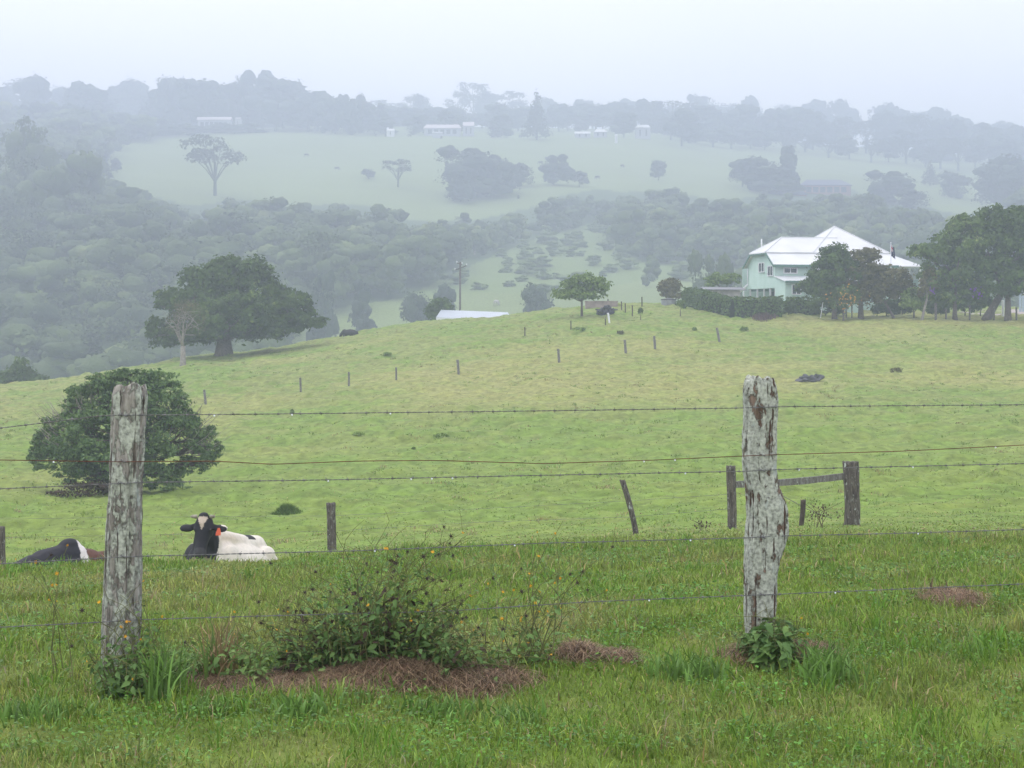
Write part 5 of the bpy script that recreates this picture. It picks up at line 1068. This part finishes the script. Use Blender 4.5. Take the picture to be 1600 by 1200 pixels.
# flag on a pole
d = 166.0; x = W(1392, d); z0 = H(x, d); fz = (HOR - 380) / FPX * d - z0
fl = thing('flagpole', 'white flagpole with a limp dark blue flag beside the house', 'flagpole', (x, d, z0)); mt = MB(); mt.tube([(0, 0, -.3), (0, 0, fz)], [.06, .035], 8); mt.blob((0, 0, fz + .04), .07, 2); mt.build('pole', M['white'], fl, True)
mt = MB(); nn = 10; mm_ = 14; V = []; F = []; C = []
for j in range(mm_ + 1):
    for i in range(nn + 1):
        u = i / nn; v_ = j / mm_; xx_ = .04 + u * .38 * (0.75 + .3 * v_); V.append((xx_, .10 * math.sin(u * 11 + v_ * 2), fz - .12 - v_ * 1.15 - u * .32 * (1 + .3 * math.sin(v_ * 3))))
        hoist = u < .45 and v_ < .55; col = (0.02, 0.025, 0.10)
        if hoist and (abs(u - .22) < .06 or abs(v_ - .27) < .06): col = (.45, .04, .06)
        elif hoist and (abs(u - .22) < .11 or abs(v_ - .27) < .11 or abs(u / .45 - v_ / .55) < .14 or abs(1 - u / .45 - v_ / .55) < .14): col = (.6, .6, .64)
        elif abs(u - .7) < .05 and abs(v_ * 5 % 1 - .5) < .2: col = (.6, .6, .64)
        C.append(col)
for j in range(mm_):
    for i in range(nn): a = j * (nn + 1) + i; F.append((a, a + 1, a + nn + 2, a + nn + 1))
fo = link('flag', mesh_np('flag', V, F, mat_vcol('flag_cloth', rough=.8), True, np.array(C)), fl); so = fo.modifiers.new('t', 'SOLIDIFY'); so.thickness = .012
# stained low shed in front-left of the house
d = 172.0; s = d / FPX; xa = W(1099, d); gz = H(xa + 2, d) - .3; MST = mat_plain('stained_white_wall', (0.42, 0.40, 0.40), var=.45, scale=1.3)
ss = thing('garden_shed', 'low flat roofed shed with stained white wall behind the long hedge', 'shed', (xa, d, gz)); ht = (HOR - 451) * s - gz; L_ = (1166 - 1099) * s
mt = MB(); mt.box(.15, L_ - .6, .1, 2.6, 0, ht - .12); mt.build('wall', MST, ss); mt = MB(); mt.slab([(0, -.35, ht - .05), (L_, -.35, ht - .1), (L_, 2.9, ht + .18), (0, 2.9, ht + .22)], .09); mt.build('roof', mat_plain('grey_tin', (0.22, 0.22, 0.24), var=.2, scale=1), ss)
mt = MB(); mt.box(-.05, .06, -.45, -.3, ht - .35, ht + .0); mt.build('gutter_end', M['white'], ss); mt = MB(); mt.box(L_ - .35, L_ - .25, -.3, -.2, 0, ht - .2); mt.build('roof_post', M['white'], ss)
# ------------------------------------------------------------------ far trees: crown shapes at unit height
def quad_sphere(n=3):
    V = []; F = []
    for ax in range(3):
        for sg in (-1, 1):
            b = len(V)
            for i in range(n + 1):
                for j in range(n + 1):
                    p = [0, 0, 0]; p[ax] = sg; p[(ax + 1) % 3] = math.tan((2 * i / n - 1) * math.pi / 4); p[(ax + 2) % 3] = math.tan((2 * j / n - 1) * math.pi / 4); v = Vector(p).normalized(); V.append(tuple(v))
            for i in range(n):
                for j in range(n):
                    q = (b + i * (n + 1) + j, b + (i + 1) * (n + 1) + j, b + (i + 1) * (n + 1) + j + 1, b + i * (n + 1) + j + 1); F.append(q if sg > 0 else q[::-1])
    key = {}; mp_ = []; W_ = []      # weld the cube edges
    for v in V:
        k = tuple(round(c, 4) for c in v)
        if k not in key: key[k] = len(W_); W_.append(v)
        mp_.append(key[k])
    return np.array(W_), np.array([[mp_[i] for i in f] for f in F])
SPH_V, SPH_F = quad_sphere(3)
def unit_tree(kind, seed, n, leaf, trunk=True, mat=None):
    rs = np.random.default_rng(seed); r = random.Random(seed)
    if kind == 'round': lob = [(0, 0, .50, .40, .40, .42)] + [(r.uniform(-.3, .3), r.uniform(-.3, .3), r.uniform(.25, .82), .26, .26, .2) for _ in range(9)]
    elif kind == 'wide': lob = [(0, 0, .45, .40, .38, .36)] + [(r.uniform(-.36, .36), r.uniform(-.3, .3), r.uniform(.28, .84), .24, .24, .18) for _ in range(12)]
    elif kind == 'gum': lob = [(r.uniform(-.32, .32), r.uniform(-.28, .28), r.uniform(.55, .93), .17, .17, .09) for _ in range(10)]
    elif kind == 'tall': lob = [(r.uniform(-.16, .16), r.uniform(-.16, .16), .22 + .7 * i / 8, .26 - .015 * i, .26 - .015 * i, .15) for i in range(9)]
    elif kind == 'pine': lob = [(r.uniform(-.03, .03), r.uniform(-.03, .03), .10 + .84 * i / 11, .36 * (1 - i / 12.5), .36 * (1 - i / 12.5), .10) for i in range(12)]
    else: lob = [(0, 0, .38, .44, .44, .44), (0, 0, .2, .46, .46, .22)] + [(r.uniform(-.32, .32), r.uniform(-.3, .3), r.uniform(.15, .8), .24, .24, .2) for _ in range(8)]
    P, N = clump_points(lob, n, rs, .36 if kind != 'gum' else .5, inner=.05); V, F = leaf_quads(P, N, leaf, rs, .75, .32); nleaf = len(P)
    if kind not in ('gum', 'pine'):      # dense crowns: leafy domes with ragged leaves standing on them
        la = np.array([l[3] * l[5] for l in lob]); la = la / la.sum(); nb = 26 if kind != 'tall' else 18
        for q in range(nb):
            l = lob[rs.choice(len(lob), p=la)]; D = rs.normal(0, 1, 3); D /= np.linalg.norm(D); D[2] = abs(D[2]) if rs.uniform() < .75 else D[2]
            c_ = np.array(l[:3]) + D * np.array(l[3:]) * rs.uniform(.5, .85); r_ = rs.uniform(.09, .17)
            k_ = np.array([1 + .55 * mnoise.noise(Vector(p) * 1.6 + Vector((q * 3.3, seed, 0))) + .3 * mnoise.noise(Vector(p) * 4 + Vector((0, q * 3.3, seed))) for p in SPH_V.tolist()])[:, None]
            V2 = SPH_V * k_ * np.array([r_ * 1.15, r_ * 1.15, r_ * .85]) + c_; F = np.concatenate([F, SPH_F + len(V)]); V = np.concatenate([V, V2])
    vb1 = len(V); fb1 = len(F)
    if trunk and kind != 'bush':
        tb = MB()
        for l in lob: tb.tube([(0, 0, .22), (l[0] * .45, l[1] * .45, .22 + (l[2] - .22) * .55), (l[0], l[1], l[2])], [.013, .009, .005], 4, cap=False)
        tv = np.array(tb.v); V = np.concatenate([V, tv]); F = np.concatenate([F, np.array(tb.f) + (len(V) - len(tv))])
        k = len(V); a = np.arange(6) * math.pi / 3; zt = .55
        rg = [np.stack([np.cos(a) * q, np.sin(a) * q, np.full(6, z)], -1) for q, z in ((.028, -.06), (.018, zt))]; V = np.concatenate([V] + rg)
        F = np.concatenate([F, np.array([(k + i, k + (i + 1) % 6, k + 6 + (i + 1) % 6, k + 6 + i) for i in range(6)])])
    return V, F, nleaf, vb1, fb1
KN = ['round', 'wide', 'gum', 'tall', 'pine', 'bush']
UT = {}; UM = {}
for k in KN:
    for v in range(3):
        UT[k, v] = unit_tree(k, 300 + v * 7 + KN.index(k), 1700 if k != 'gum' else 1100, .025 if k not in ('gum',) else .023)
        UM[k, v] = mesh_np(k + '_crown', UT[k, v][0], UT[k, v][1], M['farleaf'], True)
        UM[k, v, 'f'] = mesh_np(k + '_tree', UT[k, v][0], UT[k, v][1], M['forest'], True)
rt = random.Random(8)
def far(name, label, kind, px, d, top, wpx, group=None, cat='tree', forest=False, py=None, v=None):
    if py is not None: x, d, z = on_ground(px, py, 280, 1250)
    else: x, z = W(px, d), H(W(px, d), d)
    h = (HOR - top) / FPX * d - z; wd = wpx / FPX * d; v = rt.randrange(3) if v is None else v
    o = link(name, UM[(kind, v, 'f') if forest else (kind, v)], None, (x, d, z), rt.uniform(0, 6.28)); k = 0.86 if kind in ('round', 'bush', 'wide') else 0.72
    o.scale = (wd / k, wd / k, h * 1.0); return tag(o, label, cat, group)
# ---- single trees of the far pasture
far('gum_tree', 'tall airy gum tree with a bare slanting trunk on the far left pasture', 'gum', 336, 0, 210, 78, py=306, v=0)
far('tree', 'slim dark tree left of its tiny neighbour on the far pasture', 'tall', 160, 0, 227, 26, py=276)
far('tree', 'tiny round tree right beside the slim dark one on the far pasture', 'round', 183, 0, 248, 19, py=271)
far('small_tree', 'tiny round tree alone near the middle left of the far pasture', 'round', 576, 0, 262, 20, py=280)
far('thin_tree', 'faint thin spindly tree in front of the middle pasture', 'gum', 622, 0, 248, 40, py=292, v=1)
far('tree_clump', 'large domed dark tree left in the thicket on the middle pasture', 'bush', 735, 0, 229, 90, py=306); far('tree_clump', 'domed tree right of the large one in the pasture thicket', 'bush', 775, 0, 240, 62, py=304)
far('tree_clump', 'lower round tree at the bottom left of the pasture thicket', 'bush', 718, 0, 268, 44, py=316); far('tree_clump', 'round tree at the right end of the pasture thicket', 'bush', 818, 0, 254, 34, py=292); far('tree_clump', 'middle filler tree of the pasture thicket, in front', 'bush', 756, 0, 256, 66, py=309)
far('round_tree', 'solitary rounded tree right of the pasture thicket', 'bush', 870, 0, 243, 44, py=289)
far('small_tree', 'small tree just right of the solitary rounded one', 'round', 905, 0, 268, 26, py=292)
far('small_tree', 'small open tree on the pasture edge right of centre', 'round', 1029, 0, 250, 28, py=282)
far('pine_tree', 'tall dark conical pine standing on the far ridge', 'pine', 839, 930, 141, 46, v=0)
far('tree_clump', 'dark tree with a spreading left branch beside the brown roofed house', 'bush', 1195, 0, 243, 62, py=300); far('tree_clump', 'tall dark tree in the group left of the brown roofed house', 'tall', 1232, 0, 232, 42, py=300); far('tree_clump', 'low wide tree at the left of the brown roofed house', 'wide', 1160, 0, 250, 40, py=292); far('tree_clump', 'bushy dark tree just left of the brown roofed house', 'bush', 1215, 0, 262, 66, py=304)
far('round_tree', 'large domed tree right of the brown roofed house', 'bush', 1393, 0, 266, 70, py=318); far('round_tree', 'smaller dark tree on the lower right of the large domed tree', 'bush', 1430, 0, 293, 44, py=326)
far('pine_tree', 'little pointed tree on the right pasture slope', 'pine', 1453, 0, 252, 32, py=290, v=1)
far('tree_clump', 'round dark tree left of the thick wood at the right edge', 'bush', 1492, 0, 265, 46, py=310); far('tree_clump', 'big dark tree at the right edge above the garden trees', 'bush', 1560, 0, 250, 80, py=326); far('tree_clump', 'tall dark tree cut by the right edge on the far slope', 'wide', 1600, 0, 244, 80, py=326)
far('valley_tree', 'upright grey green tree in the valley left of the power pole', 'tall', 565, 355, 446, 42); far('valley_tree', 'dark round tree in the valley above the tin shed', 'round', 655, 340, 448, 46); far('valley_tree', 'hazy round tree just behind the power pole', 'round', 690, 352, 446, 40); far('valley_tree', 'dark bush in the valley left of the fruit tree', 'bush', 838, 330, 440, 46); far('valley_tree', 'hazy tree right behind the big spreading tree', 'bush', 505, 350, 430, 40)
far('valley_tree', 'pale bush low in the valley left of the house', 'bush', 1100, 345, 398, 50, forest=True); far('valley_tree', 'lighter round tree in the valley close left of the house', 'round', 1135, 335, 402, 44, forest=True)
# ---- ridge woods
GRD = 'hazy trees standing along the far ridge'
def ridge(n, p0, p1, d0, d1, top, wr, kinds, lab, seed, grp):
    r = random.Random(seed)
    for i in range(n):
        px = p0 + (p1 - p0) * (i + r.uniform(.1, .9)) / n; d = r.uniform(d0, d1); t = top(px) + r.uniform(-9, 12)
        far('ridge_tree', lab, r.choice(kinds), px, d, t, r.uniform(*wr), grp)
ip = lambda *q: (lambda px: float(np.interp(px, [a for a, b in q], [b for a, b in q])))
ridge(15, 238, 505, 1000, 1080, ip((238, 140), (260, 122), (310, 120), (340, 126), (395, 114), (430, 128), (460, 132), (480, 130), (505, 150)), (52, 80), ['round', 'wide', 'bush'], 'big hazy tree in the tall wood left on the ridge', 1, 'tall wood on the left of the ridge')
ridge(14, 190, 400, 935, 965, ip((190, 200), (260, 196), (300, 194), (340, 188), (400, 194)), (30, 44), ['bush', 'round'], 'low dark tree in the hedge row along the top of the left pasture', 2, 'hedge row above the left pasture')
ridge(9, 505, 612, 955, 1000, ip((505, 152), (530, 146), (556, 150), (580, 168), (612, 176)), (28, 44), ['round', 'tall', 'bush'], 'dark tree in the ridge group left of the long white house', 3, 'dark ridge group left of the long white house')
ridge(22, 590, 1010, 1080, 1150, ip((590, 168), (640, 172), (690, 160), (760, 170), (810, 172), (880, 168), (940, 162), (1010, 160)), (36, 56), ['round', 'bush', 'wide'], 'hazy tree behind the ridge houses', 4, 'hazy trees behind the ridge houses')
ridge(14, 560, 1010, 1290, 1350, ip((560, 160), (620, 146), (700, 150), (745, 134), (790, 138), (840, 156), (940, 150), (1010, 152)), (34, 60), ['gum', 'wide', 'round'], 'very faint tree dissolving into the mist above the ridge houses', 5, 'faint trees fading above the ridge')
ridge(30, 1010, 1620, 1060, 1130, ip((1010, 166), (1050, 162), (1120, 168), (1180, 172), (1240, 176), (1300, 180), (1360, 184), (1420, 182), (1470, 184), (1540, 190), (1620, 206)), (42, 66), ['round', 'wide', 'bush', 'gum', 'round'], 'hazy tree in the long wood on the right of the ridge', 6, 'long wood on the right of the ridge')
ridge(20, 1020, 1620, 1300, 1420, ip((1020, 152), (1080, 158), (1140, 150), (1200, 150), (1260, 160), (1340, 160), (1420, 166), (1500, 178), (1620, 198)), (36, 60), ['gum', 'wide', 'round'], 'faint tree behind the long wood on the right ridge', 7, 'faint back row of the right ridge wood')
ridge(20, 1040, 1640, 985, 1030, ip((1040, 188), (1100, 198), (1200, 205), (1300, 208), (1400, 212), (1500, 218), (1640, 230)), (36, 58), ['wide', 'round', 'gum'], 'darker tree with a visible trunk along the right pasture top', 8, 'front row above the right pasture')
ridge(12, -20, 235, 1050, 1250, ip((-20, 160), (30, 134), (60, 122), (90, 150), (130, 124), (160, 150), (200, 126), (235, 150)), (40, 70), ['round', 'gum', 'wide'], 'very pale tree fading into mist on the upper left', 9, 'pale trees on the upper left skyline')
ridge(18, -20, 245, 900, 980, ip((-20, 175), (60, 165), (130, 168), (180, 178), (245, 196)), (36, 60), ['round', 'bush', 'wide'], 'hazy tree below the skyline at the upper left', 10, 'hazy wood at the upper left')
ridge(14, 235, 640, 1100, 1180, lambda p: 182, (50, 66), ['bush'], 'low hazy shrubby tree behind the left ridge wood', 12, 'low growth behind the left ridge wood')
far('dark_tree', 'darker rounded tree left of the row of ridge trunks', 'round', 1065, 960, 172, 52); far('dark_tree', 'dark tree beside the white gabled farmhouse on the ridge', 'round', 975, 980, 174, 40); far('dark_tree', 'low dark tree left of the pine on the ridge', 'bush', 782, 960, 182, 40); far('dark_tree', 'low dark dome shaped tree behind the long white house', 'bush', 712, 985, 172, 46); far('dark_tree', 'small dark dome tree left of the long white house', 'bush', 650, 985, 178, 34)
# ---- tall gums on the near left slope
for i, (px, d, top, wp, kd, lb) in enumerate([(38, 560, 186, 60, 'gum', 'tall gum standing out at the top of the left wood'), (70, 540, 205, 84, 'wide', 'broad tree top below the tall gum in the left wood'), (95, 500, 236, 90, 'wide', 'broad spreading tree right of the others in the left wood'), (20, 500, 240, 80, 'gum', 'wide gum at the left edge of the left wood'), (130, 520, 262, 56, 'round', 'dark rounded tree at the right shoulder of the left wood'), (45, 470, 262, 90, 'wide', 'broad tree in the middle of the left wood'), (185, 860, 196, 30, 'round', 'little tree beside the mist gap on the far left pasture')]):
    far('left_wood_tree', lb, kd, px, d, top, wp, 'standing trees of the left wood', forest=True)
# ---- valley forest
rs = np.random.default_rng(77); cand = []
for d in np.arange(300, 960, 7.6):
    st = 8.6 if d < 560 else 7.6; xs = np.arange(-.37 * d, .37 * d, st); xs = xs + rs.uniform(-2.8, 2.8, len(xs)); yy = d + rs.uniform(-3, 3, len(xs)); z = height(xs, yy); px = 800 + FPX * xs / yy; py = HOR - FPX * z / yy
    hh = rs.uniform(6.5, 15, len(xs)) + 3.5 * (fbm(xs * .02, yy * .02, 5, 2) - .4); hh = np.where(px < 520, hh * 1.2, hh); jx = (vnoise(px / 25, yy / 9, 61) - .5) * 36; jy = (vnoise(px / 22, yy / 9, 62) - .5) * 26; py0 = py; 
    scr = in_poly(px, py, P_SCRUB); hh = np.where(scr, hh * .26, hh); tp = py - hh / yy * FPX
    ok = ~open_land(px + jx, py + jy) & ~open_land(px + jx, tp + jy) & ~open_land(px + jx, (py + tp) / 2 + jy) & (tp < 600) & (py > 212)
    ok &= ~((py < 245) & (px > 260) & (px < 1100)); ok &= ~((py < 330 - 0 * px) & (px > 1000) & (tp < np.interp(px, [1000, 1150, 1330, 1600], [262, 282, 292, 330])))
    ok &= ~((px > 1190) & (px < 1345) & (tp < 300))
    for i in np.where(ok)[0]: cand.append((float(xs[i]), float(yy[i]), float(z[i]), float(hh[i]), bool(scr[i]), float(px[i])))
big = sorted(cand, key=lambda c: -(c[3] / c[1]) * (0.3 if c[1] < 318 else 1) * (0 if c[4] else 1))[:120]; bs = set(id(c) for c in big)
for c in big:
    k = rt.choice(['round', 'bush', 'wide', 'gum', 'wide']); o = link('forest_tree', UM[k, rt.randrange(3), 'f'], None, (c[0], c[1], c[2] - .3), rt.uniform(0, 6.28)); w_ = c[3] * rt.uniform(.85, 1.2); o.scale = (w_, w_, c[3])
    tag(o, 'rounded tree of the dense misty wood filling the valley', 'tree', 'trees of the valley wood')
def mass(name, lst, label, mat, kinds, seed, low=.9):
    r = np.random.default_rng(seed); Vs = []; Fs = []; off = 0
    for c in lst:
        V, F, nq, vb1, fb1 = UT[kinds[r.integers(len(kinds))], int(r.integers(3))]
        a = r.uniform(0, 6.28); ca, sa = math.cos(a), math.sin(a); w_ = c[3] * r.uniform(.85, 1.3) * (1.7 if c[4] else 1)
        kq = int(nq * low); sel = r.permutation(nq)[:kq]; Vq = np.concatenate([V[:nq * 4].reshape(nq, 4, 3)[sel].reshape(-1, 3), V[nq * 4:vb1]]); X = Vq * np.array([w_, w_, c[3]])
        Vs.append(np.stack([X[:, 0] * ca - X[:, 1] * sa + c[0], X[:, 0] * sa + X[:, 1] * ca + c[1], X[:, 2] + c[2] - .3], -1).astype(np.float32)); Fs.append(np.concatenate([np.arange(kq * 4).reshape(-1, 4), F[nq:fb1] - nq * 4 + kq * 4]) + off); off += len(Vq)
    o = link(name, mesh_np(name, np.concatenate(Vs), np.concatenate(Fs), mat, True)); tag(o, label, 'woodland', kind='stuff')
rest = [c for c in cand if id(c) not in bs and not c[4]]; scrub = [c for i, c in enumerate(c for c in cand if c[4]) if i % 3 == 0]
print('forest', len(rest), 'scrub', len(scrub))
mass('woodland', rest, 'dense misty wood covering the valley sides', M['forest'], ['round', 'bush', 'wide', 'round', 'tall'], 1, .6)
mass('scrub', scrub, 'low pale green scrub on the open slope behind the fruit tree', M['scrub'], ['bush'], 2, .3)
# dead white tree in the valley
d = 560; x, d, z = on_ground(741, 398, 400, 700); mb = MB(); r2 = np.random.default_rng(4); s = d / FPX
mb.tube([(0, 0, -1), (.2, 0, 20 * s)], [.35, .22], 6)
for k in range(9): limb(mb, (.2 * k / 9, 0, (8 + k * 2) * s), (r2.uniform(-7, 7) * s, r2.uniform(-1, 1), (28 + r2.uniform(0, 18)) * s), .18, .05, .2, r2, 4, 4)
tag(mb.build('dead_gum', M['bark_pale'], None, False, (x, d, z)), 'bleached dead tree standing in front of the valley wood', 'tree')
# ------------------------------------------------------------------ far houses and sheds
MW = M['white']; MPINK = mat_plain('pale_pink_roof', (0.62, 0.56, 0.58), var=.1); MBRN = mat_plain('brick_brown', (0.30, 0.17, 0.13), var=.2); MSL = mat_plain('slate_roof', (0.12, 0.13, 0.19), var=.15); MFD = mat_plain('far_wall', (0.40, 0.41, 0.44), var=.1)
def far_house(name, label, px0, px1, top, bot, d, roofm, wallm, gable=True, hip=.0, deep=7.0, nwin=3, cat='house', py=None, yaw=0.0):
    if d > 900: top += 2.5; px0 += 1; px1 -= 1
    s = d / FPX; x0 = W((px0 + px1) / 2, d); L = (px1 - px0) * s / 2; zb = H(x0, d); zt = (HOR - top) * s - zb; zw = (HOR - (top + (bot - top) * .5)) * s - zb
    root = thing(name, label, cat, (x0, d, zb), yaw); mt = MB(); mt.box(-L * .94, L * .94, 0, deep, -1.5, zw); mt.build('wall', wallm, root)
    mt = MB(); r0 = L * hip; mt.slab([(-L, -.6, zw - .1), (L, -.6, zw - .1), (L - r0, deep / 2, zt), (-L + r0, deep / 2, zt)], .15); mt.slab([(-L, deep + .6, zw - .1), (-L + r0, deep / 2, zt), (L - r0, deep / 2, zt), (L, deep + .6, zw - .1)], .15)
    if hip: mt.slab([(-L, -.6, zw - .1), (-L + r0, deep / 2, zt), (-L, deep + .6, zw - .1)], .15); mt.slab([(L, deep + .6, zw - .1), (L - r0, deep / 2, zt), (L, -.6, zw - .1)], .15)
    mt.build('roof', roofm, root)
    for k in range(nwin):
        c = -L * .8 + 1.6 * L * (k + .5) / nwin; mt = MB(); mt.box(c - L * .1, c + L * .1, -.08, -.01, max(zw * .25, .3), zw * .8); mt.build('window', MG_, root)
    return root
far_house('long_house', 'long low white building in front of the tall wood on the left ridge', 306, 362, 179, 192, 985, MPINK, MFD, nwin=6); far_house('small_shed', 'little white shed at the right end of the long low building on the left ridge', 366, 376, 180, 187, 985, MPINK, MFD, nwin=1, cat='shed')
far_house('ridge_house', 'long white roofed house in the middle of the ridge', 660, 722, 191, 206, 965, MPINK, MFD, nwin=5, hip=.15); far_house('ridge_shed', 'pale shed at the right end of the long ridge house', 722, 742, 187, 203, 970, MPINK, MFD, nwin=2, cat='shed'); far_house('carport', 'bright white low carport in front of the long ridge house', 674, 692, 203, 208, 940, MW, MFD, nwin=0, cat='shed', deep=4)
far_house('white_shed', 'small bright white shed left of the long ridge house', 603, 617, 198, 207, 945, MW, MW, nwin=1, cat='shed', deep=4)
mt = MB(); x = W(606, 948); z = H(x, 948); mt.tube([(0, 0, 0), (0, 0, 5), (0, 0, 5.4)], [.7, .7, .2], 12); tag(mt.build('white_silo', MW, None, True, (x, 948, z)), 'thin white silo standing beside the small white shed on the ridge', 'silo')
far_house('white_roofed_shed', 'long white roofed shed right of the ridge pine', 897, 924, 202, 212, 955, MW, MFD, nwin=2, cat='shed'); far_house('gabled_house', 'white gabled farmhouse right of the ridge pine', 927, 950, 198, 211, 958, MW, MFD, nwin=2, hip=.4, deep=9); far_house('white_hut', 'tiny white hut below the gabled ridge farmhouse', 960, 966, 207, 213, 930, MW, MW, nwin=1, cat='shed', deep=2.5)
far_house('gabled_house', 'white roofed house half hidden by trees, rightmost of the white ridge houses', 992, 1018, 191, 204, 975, MW, MFD, nwin=2, hip=.3, deep=9)
far_house('brown_house', 'large brown house with a dark hipped roof on the right slope', 1250, 1332, 279, 299, 745, MSL, MBRN, nwin=6, hip=.35, deep=12); far_house('brown_house_wing', 'lower dark roofed verandah wing left of the large brown house', 1200, 1262, 295, 312, 725, MSL, MBRN, nwin=5, hip=.25, deep=9)
# ------------------------------------------------------------------ tiny grazing cattle on the far pasture
MC = mat_plain('cattle_dark', (0.03, 0.026, 0.03), var=.3); cb = MB(); cb.blob((0, 0, 1.0), (.95, .36, .42), 2); cb.blob((.75, 0, 1.1), (.35, .25, .32), 2); cb.tube([(.85, 0, 1.15), (1.2, 0, .85), (1.35, 0, .5)], [.22, .16, .12], 8); cb.tube([(1.3, 0, .6), (1.5, 0, .25)], [.14, .09], 8)
for lx in (-.65, .65):
    for ly in (-.2, .2): cb.tube([(lx, ly, .9), (lx + .03, ly, .5), (lx, ly, 0)], [.15, .08, .07], 7)
cb.tube([(-.93, 0, 1.25), (-1.02, 0, .6)], [.05, .04], 5); cowm = cb.mesh('far_cow', MC, True); cowl = cb.mesh('pale_cow', mat_plain('cattle_pale', (.5, .47, .45), var=.2), True)
for i, (px, py) in enumerate([(526, 266), (587, 213), (640, 214), (770, 216), (812, 215), (845, 257), (853, 250), (972, 262), (934, 280), (810, 311), (478, 245), (690, 217)]):
    x, d, z = on_ground(px, py, 500, 1100); o = link('grazing_cow', cowm, None, (x, d, z), i * 1.9); o.scale = (1.15,) * 3; tag(o, 'dark speck of a grazing cow on the far pasture', 'cow', 'cattle grazing on the far pasture')
x, d, z = on_ground(775, 478, 300, 420); o = link('grazing_cow', cowl, None, (x, d, z), 1.0); tag(o, 'pale cow grazing alone on the valley floor behind the shed', 'cow')
x, d, z = on_ground(543, 525, 120, 176); o = link('resting_cow', cowm, None, (x, d + 3, z - .75), 2.6); tag(o, 'dark cow showing just over the crest right of the huge tree', 'cow')

# ------------------------------------------------------------------ haze
mb = MB(); mb.box(-2300, 2300, -110, 2300, -70, 204)
hz = mb.build('haze', None); hz.data.materials.clear()
hm = bpy.data.materials.new('haze_air'); hm.use_nodes = True
for nd in list(hm.node_tree.nodes):
    if nd.type == 'BSDF_PRINCIPLED': hm.node_tree.nodes.remove(nd)
pv = hm.node_tree.nodes.new('ShaderNodeVolumePrincipled')
pv.inputs['Color'].default_value = HAZE_COLOR + (1,); pv.inputs['Density'].default_value = HAZE_DENSITY; pv.inputs['Anisotropy'].default_value = 0.2
hm.node_tree.links.new(pv.outputs[0], hm.node_tree.nodes['Material Output'].inputs['Volume'])
hz.data.materials.append(hm); tag(hz, 'pale blue grey mist filling the valley air', 'haze', kind='stuff')
